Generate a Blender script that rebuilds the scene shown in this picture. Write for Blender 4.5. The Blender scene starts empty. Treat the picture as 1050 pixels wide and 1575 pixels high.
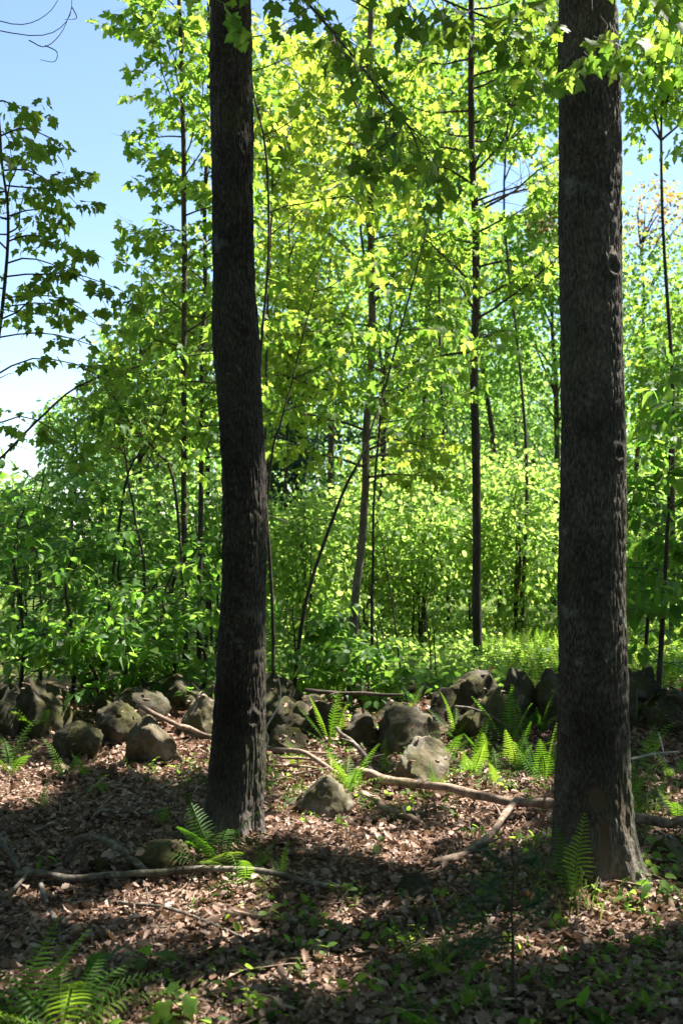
import bpy, math, random
import numpy as np
from mathutils import Matrix, Vector

# ------------------------------------------------------------------ camera
SC = bpy.context.scene
COL = SC.collection
FPX = 1531.0                       # focal length in pixels of the 1050 x 1575 photograph (35 mm lens)
CAMZ = 1.5
PITCH = math.atan(42.5 / FPX)
cam_data = bpy.data.cameras.new('camera')
cam_data.sensor_fit = 'VERTICAL'; cam_data.sensor_height = 36.0; cam_data.lens = 35.0
cam_data.clip_start = 0.05; cam_data.clip_end = 2000.0
cam_data.dof.use_dof = True; cam_data.dof.focus_distance = 5.6; cam_data.dof.aperture_fstop = 3.5
cam = bpy.data.objects.new('camera', cam_data); COL.objects.link(cam)
cam.location = (0, 0, CAMZ); cam.rotation_euler = (math.radians(90) + PITCH, 0, 0)
SC.camera = cam

# ------------------------------------------------------------------ sky, sun, exposure
SUN_AZ, SUN_EL = math.radians(64), math.radians(59)       # azimuth clockwise from +Y (view direction)
SUN = np.array([math.cos(SUN_EL) * math.sin(SUN_AZ), math.cos(SUN_EL) * math.cos(SUN_AZ), math.sin(SUN_EL)])
world = bpy.data.worlds.new('World'); SC.world = world; world.use_nodes = True
wn = world.node_tree.nodes; wl = world.node_tree.links
sky = wn.new('ShaderNodeTexSky'); sky.sky_type = 'NISHITA'; sky.sun_disc = False
sky.sun_elevation = SUN_EL; sky.sun_rotation = SUN_AZ
sky.air_density = 1.0; sky.dust_density = 0.15; sky.ozone_density = 1.2
wl.new(sky.outputs[0], wn['Background'].inputs['Color']); wn['Background'].inputs['Strength'].default_value = 0.060
sun_data = bpy.data.lights.new('sun', 'SUN'); sun_data.energy = 5.0; sun_data.angle = math.radians(0.53); sun_data.color = (1, .95, .86)
sun = bpy.data.objects.new('sun', sun_data); COL.objects.link(sun)
sun.rotation_euler = Vector(tuple(SUN)).to_track_quat('Z', 'Y').to_euler(); sun.location = (8, 6, 20)
vs = SC.view_settings
vs.view_transform = 'Standard'; vs.look = 'None'; vs.gamma = 1.0; vs.use_curve_mapping = False; vs.exposure = 2.3
SC.cycles.max_bounces = 9; SC.cycles.diffuse_bounces = 6; SC.cycles.transmission_bounces = 5; SC.cycles.glossy_bounces = 2
SC.cycles.use_denoising = True
SC.cycles.sample_clamp_indirect = 6.0

# ------------------------------------------------------------------ maths helpers
rng = np.random.default_rng(11)
TH_C, TH_S = math.cos(PITCH), math.sin(PITCH)

def at(px, py, d):
    """point of the place seen at photograph pixel px, py and standing d metres in front of the camera"""
    u, v = (px - 525) / FPX, (787.5 - py) / FPX
    r = np.array([u, TH_C - v * TH_S, TH_S + v * TH_C])
    return np.array([0, 0, CAMZ]) + r * (d / r[1])

def project(P):
    P = np.atleast_2d(P) - np.array([0, 0, CAMZ])
    f = P[:, 1] * TH_C + P[:, 2] * TH_S
    u = -P[:, 1] * TH_S + P[:, 2] * TH_C
    f = np.where(f < .05, .05, f)
    return 525 + P[:, 0] / f * FPX, 787.5 - u / f * FPX, f

def nz(v):
    v = np.asarray(v, float)
    return v / np.maximum(np.linalg.norm(v, axis=-1, keepdims=True), 1e-9)

def _h(ix, iy, iz, s):
    n = (ix.astype(np.int64) * 374761393 + iy.astype(np.int64) * 668265263 + iz.astype(np.int64) * 2147483647 + s * 974634777) & 0xFFFFFFFF
    n = ((n ^ (n >> 13)) * 1274126177) & 0xFFFFFFFF
    n = ((n ^ (n >> 16)) * 2246822519) & 0xFFFFFFFF
    return ((n ^ (n >> 15)) & 0xFFFFFF) / float(0xFFFFFF)

def noise(x, y, z=0.0, s=0):
    x, y, z = np.broadcast_arrays(np.asarray(x, float), np.asarray(y, float), np.asarray(z, float))
    fx, fy, fz = np.floor(x), np.floor(y), np.floor(z)
    a, b, c = x - fx, y - fy, z - fz
    a = a * a * (3 - 2 * a); b = b * b * (3 - 2 * b); c = c * c * (3 - 2 * c)
    ix, iy, iz = fx.astype(int), fy.astype(int), fz.astype(int)
    r = 0
    for i in (0, 1):
        for j in (0, 1):
            for k in (0, 1):
                r = r + (a if i else 1 - a) * (b if j else 1 - b) * (c if k else 1 - c) * _h(ix + i, iy + j, iz + k, s)
    return r

def gz(x, y):
    """height of the forest floor"""
    x = np.asarray(x, float); y = np.asarray(y, float)
    h = (noise(x * .7 + 9, y * .7, 0, 1) - .5) * .10 + (noise(x * 2.6, y * 2.6, 0, 2) - .5) * .05
    h = h + .20 * np.exp(-((y - 7.8) / .62) ** 2)               # soil heaped under the stone wall
    h = h + .09 * np.exp(-(((x - 1.12) ** 2 + (y - 4.3) ** 2) / .16))   # and round the two trunks
    h = h + .08 * np.exp(-(((x + .53) ** 2 + (y - 4.9) ** 2) / .14))
    far = np.clip((y - 30) / 60, 0, 1)
    return h + far * (noise(x * .03, y * .03, 0, 3) - .5) * 3

def ground(px, py):
    """point of the forest floor seen at a pixel"""
    u, v = (px - 525) / FPX, (787.5 - py) / FPX
    r = np.array([u, TH_C - v * TH_S, TH_S + v * TH_C])
    t = 1.5
    for _ in range(400):
        p = np.array([0, 0, CAMZ]) + r * t
        dz = p[2] - float(gz(p[0], p[1]))
        if dz < .002: break
        t += max(dz * .8, .003)
    return p

def inside(px, py, poly):
    c = np.zeros(len(px), bool); n = len(poly)
    for i in range(n):
        x1, y1 = poly[i]; x2, y2 = poly[(i + 1) % n]
        if y1 == y2: continue
        c ^= ((y1 > py) != (y2 > py)) & (px < (x2 - x1) * (py - y1) / (y2 - y1) + x1)
    return c

def smooth_path(pts, n):
    pts = np.asarray(pts, float)
    if len(pts) == 2:
        t = np.linspace(0, 1, n)[:, None]; return pts[0] * (1 - t) + pts[1] * t
    P = np.vstack([2 * pts[0] - pts[1], pts, 2 * pts[-1] - pts[-2]])
    out = []
    for s in np.linspace(0, len(pts) - 1 - 1e-6, n):
        i = int(s); t = s - i
        a, b, c, d = P[i], P[i + 1], P[i + 2], P[i + 3]
        out.append(.5 * ((2 * b) + (-a + c) * t + (2 * a - 5 * b + 4 * c - d) * t * t + (-a + 3 * b - 3 * c + d) * t ** 3))
    return np.array(out)

# ------------------------------------------------------------------ mesh and object helpers
def mesh_from(name, V, F, mat=None, tint=None, smooth=False, extra=None):
    """F: list of (n, k) index arrays, k = 3 or 4"""
    if not isinstance(F, (list, tuple)): F = [F]
    F = [np.asarray(f, np.int32) for f in F if len(f)]
    me = bpy.data.meshes.new(name)
    V = np.asarray(V, np.float32)
    me.vertices.add(len(V)); me.vertices.foreach_set('co', V.ravel())
    loops = np.concatenate([f.ravel() for f in F]); sizes = np.concatenate([np.full(len(f), f.shape[1], np.int32) for f in F])
    me.loops.add(len(loops)); me.loops.foreach_set('vertex_index', loops)
    me.polygons.add(len(sizes)); starts = np.concatenate([[0], np.cumsum(sizes)[:-1]]).astype(np.int32)
    me.polygons.foreach_set('loop_start', starts)
    if smooth: me.polygons.foreach_set('use_smooth', np.ones(len(sizes), bool))
    me.update(calc_edges=True)
    if tint is not None:
        a = me.attributes.new('tint', 'FLOAT', 'POINT'); a.data.foreach_set('value', np.asarray(tint, np.float32))
    for k, val in (extra or {}).items():
        a = me.attributes.new(k, 'FLOAT', 'POINT'); a.data.foreach_set('value', np.asarray(val, np.float32))
    if mat: me.materials.append(mat)
    return me

def obj(name, me, parent=None):
    o = bpy.data.objects.new(name, me); COL.objects.link(o)
    if parent: o.parent = parent
    return o

def tag(o, label=None, cat=None, group=None, kind=None):
    if label: o['label'] = label
    if cat: o['category'] = cat
    if group: o['group'] = group
    if kind: o['kind'] = kind
    return o

def thing(name, loc, label, cat, group=None):
    o = bpy.data.objects.new(name, None); COL.objects.link(o); o.location = tuple(loc); o.empty_display_size = .1
    return tag(o, label, cat, group)

class Geo:
    """collects vertices and faces of one mesh"""
    def __init__(s): s.V = []; s.F3 = []; s.F4 = []; s.T = []; s.n = 0
    def add(s, V, f3=None, f4=None, tint=0.0):
        V = np.asarray(V, float)
        if f3 is not None and len(f3): s.F3.append(np.asarray(f3) + s.n)
        if f4 is not None and len(f4): s.F4.append(np.asarray(f4) + s.n)
        s.V.append(V); s.T.append(np.broadcast_to(np.asarray(tint, float), (len(V),))); s.n += len(V)
    def tube(s, pts, rad, k=6, tint=0.0, rough=0.0, seed=0):
        pts = np.asarray(pts, float); n = len(pts); rad = np.broadcast_to(np.asarray(rad, float), (n,))
        d = nz(np.gradient(pts, axis=0))
        ref = np.array([0, 0, 1.]) if abs(d[0][2]) < .8 else np.array([1., 0, 0])
        a = nz(np.cross(d, ref)); b = np.cross(d, a)
        ang = np.arange(k) * 2 * math.pi / k
        rr = rad[:, None] * np.ones(k)
        if rough:
            i, j = np.meshgrid(np.arange(n), np.arange(k), indexing='ij')
            rr = rr * (1 + rough * (noise(i * .55, np.cos(ang[j]) * 1.3 + 7, np.sin(ang[j]) * 1.3 + seed, 5) - .5) * 2)
        V = pts[:, None] + rr[..., None] * (np.cos(ang)[None, :, None] * a[:, None] + np.sin(ang)[None, :, None] * b[:, None])
        V = V.reshape(-1, 3)
        i = np.arange(n - 1)[:, None] * k; j = np.arange(k)[None]; j2 = (j + 1) % k
        q = np.stack([i + j, i + j2, i + k + j2, i + k + j], -1).reshape(-1, 4)
        V = np.vstack([V, pts[0], pts[-1]]); c0, c1 = n * k, n * k + 1
        j = np.arange(k); j2 = (j + 1) % k
        t = np.vstack([np.stack([np.full(k, c0), j2, j], -1), np.stack([np.full(k, c1), (n - 1) * k + j, (n - 1) * k + j2], -1)])
        s.add(V, t, q, tint)
    def mesh(s, name, mat, origin=(0, 0, 0), smooth=False):
        V = np.concatenate(s.V) - np.asarray(origin); F = []
        if s.F3: F.append(np.concatenate(s.F3))
        if s.F4: F.append(np.concatenate(s.F4))
        return mesh_from(name, V, F, mat, np.concatenate(s.T), smooth)

# ------------------------------------------------------------------ materials
def new_mat(name):
    m = bpy.data.materials.new(name); m.use_nodes = True
    return m, m.node_tree.nodes, m.node_tree.links

def tint_value(n, l):
    at_ = n.new('ShaderNodeAttribute'); at_.attribute_name = 'tint'
    oi = n.new('ShaderNodeObjectInfo')
    ad = n.new('ShaderNodeMath'); ad.operation = 'ADD'; l.new(at_.outputs['Fac'], ad.inputs[0]); l.new(oi.outputs['Random'], ad.inputs[1])
    fr = n.new('ShaderNodeMath'); fr.operation = 'FRACT'; l.new(ad.outputs[0], fr.inputs[0])
    return fr.outputs[0]

def ramp(n, l, fac, cols):
    r = n.new('ShaderNodeValToRGB'); e = r.color_ramp.elements
    while len(e) < len(cols): e.new(.5)
    for i, c in enumerate(cols):
        e[i].position = i / (len(cols) - 1); e[i].color = (*c, 1)
    l.new(fac, r.inputs[0]); return r.outputs[0]

def leaf_mat(name, dif, tra, mix=.5, rough=.55, spec=.2):
    m, n, l = new_mat(name)
    t = tint_value(n, l)
    b = n['Principled BSDF']; b.inputs['Roughness'].default_value = rough; b.inputs['Specular IOR Level'].default_value = spec
    l.new(ramp(n, l, t, dif), b.inputs['Base Color'])
    tr = n.new('ShaderNodeBsdfTranslucent'); l.new(ramp(n, l, t, tra), tr.inputs['Color'])
    mx = n.new('ShaderNodeMixShader'); mx.inputs[0].default_value = mix
    l.new(b.outputs[0], mx.inputs[1]); l.new(tr.outputs[0], mx.inputs[2])
    l.new(mx.outputs[0], n['Material Output'].inputs['Surface'])
    return m

M = {}
M['maple'] = leaf_mat('maple_leaf', [(.04, .09, .018), (.055, .12, .022), (.075, .135, .025)], [(.16, .32, .03), (.26, .44, .05), (.40, .54, .07)], .60)
M['maple_dark'] = leaf_mat('maple_leaf_deep', [(.035, .08, .014), (.05, .105, .016), (.065, .115, .02)], [(.14, .28, .02), (.22, .37, .03), (.32, .43, .04)], .55)
M['maple_gold'] = leaf_mat('maple_leaf_yellow_green', [(.055, .105, .012), (.08, .13, .016), (.11, .14, .02)], [(.26, .42, .03), (.36, .50, .05), (.48, .56, .08)], .64)
M['far'] = leaf_mat('woodland_leaf', [(.04, .095, .025), (.055, .12, .03), (.075, .135, .03)], [(.17, .37, .06), (.27, .47, .08), (.40, .55, .11)], .62)
M['fresh'] = leaf_mat('bush_leaf_fresh', [(.05, .115, .02), (.07, .14, .025), (.10, .15, .03)], [(.24, .42, .06), (.34, .52, .09), (.46, .58, .15)], .63)
M['beech'] = leaf_mat('beech_leaf', [(.04, .095, .018), (.05, .12, .02), (.07, .135, .025)], [(.13, .32, .03), (.21, .42, .045), (.32, .50, .06)], .55, .5, .3)
M['russet'] = leaf_mat('russet_leaf', [(.10, .07, .025), (.12, .08, .03), (.08, .10, .025)], [(.36, .22, .06), (.42, .28, .08), (.30, .34, .06)], .5)
M['needle'] = leaf_mat('pine_needle', [(.03, .07, .035), (.045, .09, .045)], [(.06, .13, .05), (.08, .16, .06)], .3)
M['fern'] = leaf_mat('fern_leaflet', [(.035, .095, .012), (.05, .12, .016), (.075, .13, .02)], [(.12, .29, .015), (.20, .39, .02), (.30, .44, .03)], .5)
M['dry_fern'] = leaf_mat('fern_bed_leaflet', [(.05, .115, .016), (.075, .135, .02), (.11, .145, .035)], [(.18, .36, .03), (.27, .44, .04), (.38, .46, .07)], .5)
M['grass'] = leaf_mat('grass_blade', [(.06, .10, .02), (.10, .12, .03), (.16, .13, .06)], [(.16, .28, .03), (.24, .30, .05), (.28, .24, .10)], .4)
M['litter'] = leaf_mat('dead_leaf', [(.055, .032, .022), (.20, .118, .082), (.37, .245, .19), (.12, .065, .04), (.48, .35, .285)],
                       [(.10, .05, .025), (.20, .11, .06), (.28, .17, .10), (.16, .08, .04), (.32, .22, .14)], .22, .55, .3)

def bark_mat(name, cols, scale=(38, 38, 7), bump=.6, pale=.12, moss=0.0):
    m, n, l = new_mat(name); b = n['Principled BSDF']
    tc = n.new('ShaderNodeTexCoord'); mp = n.new('ShaderNodeMapping'); mp.inputs['Scale'].default_value = scale
    l.new(tc.outputs['Object'], mp.inputs[0])
    n1 = n.new('ShaderNodeTexNoise'); n1.inputs['Scale'].default_value = 1; n1.inputs['Detail'].default_value = 6; n1.inputs['Roughness'].default_value = .65
    l.new(mp.outputs[0], n1.inputs['Vector'])
    mrb = n.new('ShaderNodeMapRange'); mrb.inputs['From Min'].default_value = .33; mrb.inputs['From Max'].default_value = .68; l.new(n1.outputs['Fac'], mrb.inputs['Value'])
    c = ramp(n, l, mrb.outputs[0], cols)
    n2 = n.new('ShaderNodeTexNoise'); n2.inputs['Scale'].default_value = 5.5; n2.inputs['Detail'].default_value = 7; n2.inputs['Roughness'].default_value = .7
    l.new(tc.outputs['Object'], n2.inputs['Vector'])
    r2 = n.new('ShaderNodeValToRGB'); r2.color_ramp.elements[0].position = .60; r2.color_ramp.elements[1].position = .72
    l.new(n2.outputs['Fac'], r2.inputs[0])
    mu = n.new('ShaderNodeMath'); mu.operation = 'MULTIPLY'; mu.inputs[1].default_value = pale; l.new(r2.outputs[0], mu.inputs[0])
    mx = n.new('ShaderNodeMix'); mx.data_type = 'RGBA'; mx.inputs['B'].default_value = (.30, .30, .25, 1)
    l.new(mu.outputs[0], mx.inputs['Factor']); l.new(c, mx.inputs['A'])
    out = mx.outputs['Result']
    if moss:
        n3 = n.new('ShaderNodeTexNoise'); n3.inputs['Scale'].default_value = 3.2; n3.inputs['Detail'].default_value = 5
        mp3 = n.new('ShaderNodeMapping'); mp3.inputs['Location'].default_value = (4, 2, 7); l.new(tc.outputs['Object'], mp3.inputs[0]); l.new(mp3.outputs[0], n3.inputs['Vector'])
        r3 = n.new('ShaderNodeValToRGB'); r3.color_ramp.elements[0].position = .5; r3.color_ramp.elements[1].position = .68; l.new(n3.outputs['Fac'], r3.inputs[0])
        m3 = n.new('ShaderNodeMath'); m3.operation = 'MULTIPLY'; m3.inputs[1].default_value = moss; l.new(r3.outputs[0], m3.inputs[0])
        x3 = n.new('ShaderNodeMix'); x3.data_type = 'RGBA'; x3.inputs['B'].default_value = (.06, .075, .02, 1)
        l.new(m3.outputs[0], x3.inputs['Factor']); l.new(out, x3.inputs['A']); out = x3.outputs['Result']
    mp6 = n.new('ShaderNodeMapping'); mp6.inputs['Scale'].default_value = (3.2, 3.2, 2.3); l.new(tc.outputs['Object'], mp6.inputs[0])
    n6 = n.new('ShaderNodeTexNoise'); n6.inputs['Scale'].default_value = 1; n6.inputs['Detail'].default_value = 5; n6.inputs['Roughness'].default_value = .65; l.new(mp6.outputs[0], n6.inputs['Vector'])
    r6 = n.new('ShaderNodeMapRange'); r6.inputs['From Min'].default_value = .36; r6.inputs['From Max'].default_value = .64; r6.inputs['To Min'].default_value = .45; r6.inputs['To Max'].default_value = 1.3; l.new(n6.outputs['Fac'], r6.inputs['Value'])
    x6 = n.new('ShaderNodeMix'); x6.data_type = 'RGBA'; x6.blend_type = 'MULTIPLY'; x6.inputs['Factor'].default_value = 1; l.new(out, x6.inputs['A']); l.new(r6.outputs[0], x6.inputs['B']); out = x6.outputs['Result']
    bare = n.new('ShaderNodeAttribute'); bare.attribute_name = 'bare'
    x4 = n.new('ShaderNodeMix'); x4.data_type = 'RGBA'; x4.inputs['B'].default_value = (.085, .063, .036, 1)
    l.new(bare.outputs['Fac'], x4.inputs['Factor']); l.new(out, x4.inputs['A']); out = x4.outputs['Result']
    li = n.new('ShaderNodeAttribute'); li.attribute_name = 'lichen'
    lm = n.new('ShaderNodeMath'); lm.operation = 'MULTIPLY'; l.new(li.outputs['Fac'], lm.inputs[0]); l.new(n1.outputs['Fac'], lm.inputs[1])
    x5 = n.new('ShaderNodeMix'); x5.data_type = 'RGBA'; x5.inputs['B'].default_value = (.20, .175, .155, 1)
    l.new(lm.outputs[0], x5.inputs['Factor']); l.new(out, x5.inputs['A']); out = x5.outputs['Result']
    l.new(out, b.inputs['Base Color']); b.inputs['Roughness'].default_value = .85; b.inputs['Specular IOR Level'].default_value = .25
    bu = n.new('ShaderNodeBump'); bu.inputs['Strength'].default_value = bump; bu.inputs['Distance'].default_value = .012
    l.new(n1.outputs['Fac'], bu.inputs['Height']); l.new(bu.outputs[0], b.inputs['Normal'])
    return m

M['bark'] = bark_mat('maple_bark', [(.009, .0068, .0045), (.034, .027, .019), (.095, .079, .057)], (120, 120, 38), .9, .5, .35)
M['bark_right'] = bark_mat('maple_bark_grey', [(.018, .014, .010), (.065, .053, .037), (.16, .138, .10)], (120, 120, 38), .9, .8, .35)
M['bark_thin'] = bark_mat('sapling_bark', [(.02, .016, .011), (.042, .033, .023), (.08, .065, .048)], (60, 60, 14), .4, .2)
M['bark_pale'] = bark_mat('grey_sapling_bark', [(.06, .048, .032), (.11, .09, .065), (.19, .16, .12)], (50, 50, 12), .4, .4)
M['dead_wood'] = bark_mat('dead_wood', [(.10, .065, .045), (.24, .165, .12), (.36, .27, .205)], (30, 30, 30), .5, .5, .2)
M['dead_grey'] = bark_mat('weathered_wood', [(.045, .036, .028), (.12, .10, .08), (.24, .21, .175)], (30, 30, 30), .6, .5, .35)
M['dark_twig'] = bark_mat('dark_twig', [(.03, .022, .016), (.06, .045, .035), (.10, .08, .06)], (60, 60, 20), .3, .1)
M['pale_twig'] = bark_mat('pale_twig', [(.30, .27, .23), (.42, .38, .33), (.5, .46, .42)], (60, 60, 60), .2, .1)

def stone_mat(name, cols, moss, lichen):
    m, n, l = new_mat(name); b = n['Principled BSDF']
    tc = n.new('ShaderNodeTexCoord')
    oi = n.new('ShaderNodeObjectInfo'); ml = n.new('ShaderNodeMath'); ml.operation = 'MULTIPLY'; ml.inputs[1].default_value = 37.0; l.new(oi.outputs['Random'], ml.inputs[0])
    va = n.new('ShaderNodeVectorMath'); va.operation = 'ADD'; l.new(tc.outputs['Object'], va.inputs[0]); l.new(ml.outputs[0], va.inputs[1])
    def ns(scale, detail, rough=.6):
        t = n.new('ShaderNodeTexNoise'); t.inputs['Scale'].default_value = scale; t.inputs['Detail'].default_value = detail; t.inputs['Roughness'].default_value = rough
        l.new(va.outputs[0], t.inputs['Vector']); return t.outputs['Fac']
    def step(v, a, c):
        r = n.new('ShaderNodeValToRGB'); r.color_ramp.elements[0].position = a; r.color_ramp.elements[1].position = c; l.new(v, r.inputs[0]); return r.outputs[0]
    def mixc(f, a, col, amt):
        mu = n.new('ShaderNodeMath'); mu.operation = 'MULTIPLY'; mu.inputs[1].default_value = amt; l.new(f, mu.inputs[0])
        x = n.new('ShaderNodeMix'); x.data_type = 'RGBA'; x.inputs['B'].default_value = (*col, 1); l.new(mu.outputs[0], x.inputs['Factor']); l.new(a, x.inputs['A']); return x.outputs['Result']
    fine = ns(34, 9, .75)
    c = ramp(n, l, fine, cols)
    c = mixc(step(ns(7, 6), .48, .62), c, (.30, .28, .24), lichen)
    c = mixc(step(ns(4.2, 7, .7), .45, .60), c, (.06, .058, .016), moss)
    c = mixc(step(ns(12, 5), .56, .66), c, (.03, .027, .022), .6)
    l.new(c, b.inputs['Base Color']); b.inputs['Roughness'].default_value = .88; b.inputs['Specular IOR Level'].default_value = .2
    bu = n.new('ShaderNodeBump'); bu.inputs['Strength'].default_value = .75; bu.inputs['Distance'].default_value = .02
    l.new(fine, bu.inputs['Height']); l.new(bu.outputs[0], b.inputs['Normal'])
    return m
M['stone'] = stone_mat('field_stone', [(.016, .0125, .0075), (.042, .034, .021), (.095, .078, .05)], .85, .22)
M['stone_lit'] = stone_mat('sunlit_lichened_stone', [(.06, .047, .03), (.13, .105, .068), (.25, .21, .15)], .75, .5)  # paler copy of the field stone: sunlight put into its colour, plus lichen
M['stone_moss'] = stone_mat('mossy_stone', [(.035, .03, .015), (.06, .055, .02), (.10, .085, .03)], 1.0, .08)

def soil_mat():
    m, n, l = new_mat('forest_soil'); b = n['Principled BSDF']
    tc = n.new('ShaderNodeTexCoord')
    t = n.new('ShaderNodeTexNoise'); t.inputs['Scale'].default_value = 22; t.inputs['Detail'].default_value = 8; t.inputs['Roughness'].default_value = .7; l.new(tc.outputs['Object'], t.inputs['Vector'])
    v = n.new('ShaderNodeTexVoronoi'); v.inputs['Scale'].default_value = 16; l.new(tc.outputs['Object'], v.inputs['Vector'])
    c1 = ramp(n, l, t.outputs['Fac'], [(.025, .017, .012), (.07, .045, .03), (.14, .09, .062)])
    sx = n.new('ShaderNodeSeparateColor'); l.new(v.outputs['Color'], sx.inputs[0])
    c2 = ramp(n, l, sx.outputs[0], [(.05, .03, .02), (.15, .09, .06), (.24, .155, .11)])
    x = n.new('ShaderNodeMix'); x.data_type = 'RGBA'; x.inputs['Factor'].default_value = .5; l.new(c1, x.inputs['A']); l.new(c2, x.inputs['B'])
    # beyond the wall the floor turns to low green growth
    sp = n.new('ShaderNodeSeparateXYZ'); l.new(tc.outputs['Object'], sp.inputs[0])
    mr = n.new('ShaderNodeMapRange'); mr.inputs['From Min'].default_value = 9.5; mr.inputs['From Max'].default_value = 13.5; l.new(sp.outputs['Y'], mr.inputs['Value'])
    t2 = n.new('ShaderNodeTexNoise'); t2.inputs['Scale'].default_value = 6; t2.inputs['Detail'].default_value = 6; l.new(tc.outputs['Object'], t2.inputs['Vector'])
    cg = ramp(n, l, t2.outputs['Fac'], [(.04, .05, .015), (.07, .10, .02), (.13, .14, .05)])
    y = n.new('ShaderNodeMix'); y.data_type = 'RGBA'; l.new(mr.outputs[0], y.inputs['Factor']); l.new(x.outputs['Result'], y.inputs['A']); l.new(cg, y.inputs['B'])
    l.new(y.outputs['Result'], b.inputs['Base Color']); b.inputs['Roughness'].default_value = .95; b.inputs['Specular IOR Level'].default_value = .1
    bu = n.new('ShaderNodeBump'); bu.inputs['Strength'].default_value = .8; bu.inputs['Distance'].default_value = .03; l.new(t.outputs['Fac'], bu.inputs['Height']); l.new(bu.outputs[0], b.inputs['Normal'])
    return m
M['soil'] = soil_mat()

# ------------------------------------------------------------------ leaf shapes (base at 0,0; tip at 0,1; z is the upper side)
def leaf_shape(half, mid, droop=.2, fold=.18):
    """half: outline of one side from base to tip; mid: stations on the midrib"""
    h = np.array(half, float); k = len(h)
    mids = [(0, y) for y in mid]
    P = [(0, h[0][1])] + [tuple(p) for p in h[1:-1]] + [(0, h[-1][1])]
    V = np.array([(x, y, 0) for x, y in P] + [(-x, y, 0) for x, y in P[1:-1]] + [(x, y, 0) for x, y in mids])
    nr = k; li = lambda i: i if i in (0, k - 1) else nr + i - 1
    m0 = nr + k - 2
    ax = [0] + [m0 + i for i in range(len(mids))] + [k - 1]; ay = V[ax, 1]
    T = []
    cur = 0
    for i in range(k - 1):                       # fan every outline edge onto the nearest midrib station
        tgt = int(np.argmin(np.abs(ay[1:-1] - (V[i, 1] + V[i + 1, 1]) / 2))) + 1
        tgt = max(tgt, cur) if cur else tgt
        if cur and tgt != cur:
            for c in range(cur, tgt):
                T.append((ax[c], i, ax[c + 1])); T.append((ax[c], ax[c + 1], li(i)))
        cur = tgt
        T.append((ax[cur], i, i + 1)); T.append((ax[cur], li(i + 1), li(i)))
    V[:, 2] = fold * np.abs(V[:, 0]) - droop * V[:, 1] ** 2 - .25 * np.abs(V[:, 0]) ** 2
    T = np.array(T); T = T[[len(set(t)) == 3 for t in T.tolist()]]
    nrm = np.cross(V[T[:, 1]] - V[T[:, 0]], V[T[:, 2]] - V[T[:, 0]]); fl = nrm[:, 2] < 0
    T[fl] = T[fl][:, [0, 2, 1]]
    return V, T
LEAF = {
    'maple': leaf_shape([(0, .0), (.12, -.06), (.36, .0), (.33, .10), (.27, .20), (.42, .27), (.60, .50), (.44, .50), (.40, .57), (.20, .53), (.27, .72), (.15, .76), (.10, .87), (0, 1.0)], (.3, .6), .22, .2),
    'maple_small': leaf_shape([(0, 0), (.34, .0), (.26, .2), (.58, .5), (.2, .53), (.24, .74), (0, 1)], (.35,), .22, .2),
    'ovate': leaf_shape([(0, 0), (.18, .12), (.29, .36), (.25, .62), (.12, .85), (0, 1)], (.36, .68), .25, .22),
    'round': leaf_shape([(0, 0), (.36, .25), (.34, .68), (0, 1)], (.45,), .15, .15),
    'diamond': leaf_shape([(0, 0), (.32, .42), (0, 1)], (), .15, .2) if False else (np.array([(0, 0, 0), (.33, .42, .07), (0, 1, -.15), (-.33, .42, .07)]), np.array([(0, 1, 2), (0, 2, 3)])),
    'dead': leaf_shape([(0, 0), (.22, .1), (.2, .25), (.36, .38), (.24, .5), (.32, .66), (.14, .78), (0, 1)], (.3, .6), -.15, .35),
}
LEAF_ME = {}
def leaf_mesh(shape, mat, variant=0):
    key = (shape, mat, variant)
    if key not in LEAF_ME:
        V, T = LEAF[shape]; V = V.copy(); zf, ax_, bend, tw = ((.4, 1.0, .0, .0), (1.2, .9, .12, .2), (2.0, .95, -.14, -.3), (2.8, .85, .05, .5), (1.5, 1.08, -.06, -.5))[variant]
        V[:, 0] *= ax_; V[:, 2] = V[:, 2] * zf + tw * V[:, 0] * V[:, 1]; V[:, 0] += bend * V[:, 1] ** 2
        LEAF_ME[key] = mesh_from('leaf_' + shape, V, T, M[mat])
    return LEAF_ME[key]

def frames(P, out, hang, spread, r=None):
    """blade direction and upper side of leaves at P that grow along out"""
    r = r or rng; n = len(P)
    tip = nz(out * .75 + np.array([0, 0, -1.]) * hang + r.normal(0, .35, (n, 3)))
    up = np.array([0, 0, 1.]) + r.normal(0, spread, (n, 3)) + out * hang * .7
    nrm = up - (up * tip).sum(1, keepdims=True) * tip
    return tip, nz(nrm)

def leaf_geo(shape, P, tip, nrm, size, curl=None):
    V, T = LEAF[shape]; n, k = len(P), len(V)
    side = np.cross(tip, nrm)
    zf = (rng.uniform(.3, 1.9, n) if curl is None else curl)
    xf = rng.uniform(.78, 1.1, n); bd = rng.normal(0, .1, n); VX = V[None, :, 0] * xf[:, None] + bd[:, None] * V[None, :, 1] ** 2
    W = P[:, None] + size[:, None, None] * (VX[..., None] * side[:, None] + V[None, :, 1, None] * tip[:, None] + (V[None, :, 2] * zf[:, None])[..., None] * nrm[:, None])
    F = (T[None] + (np.arange(n) * k)[:, None, None]).reshape(-1, 3)
    return W.reshape(-1, 3), F, np.repeat(rng.random(n), k)

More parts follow.
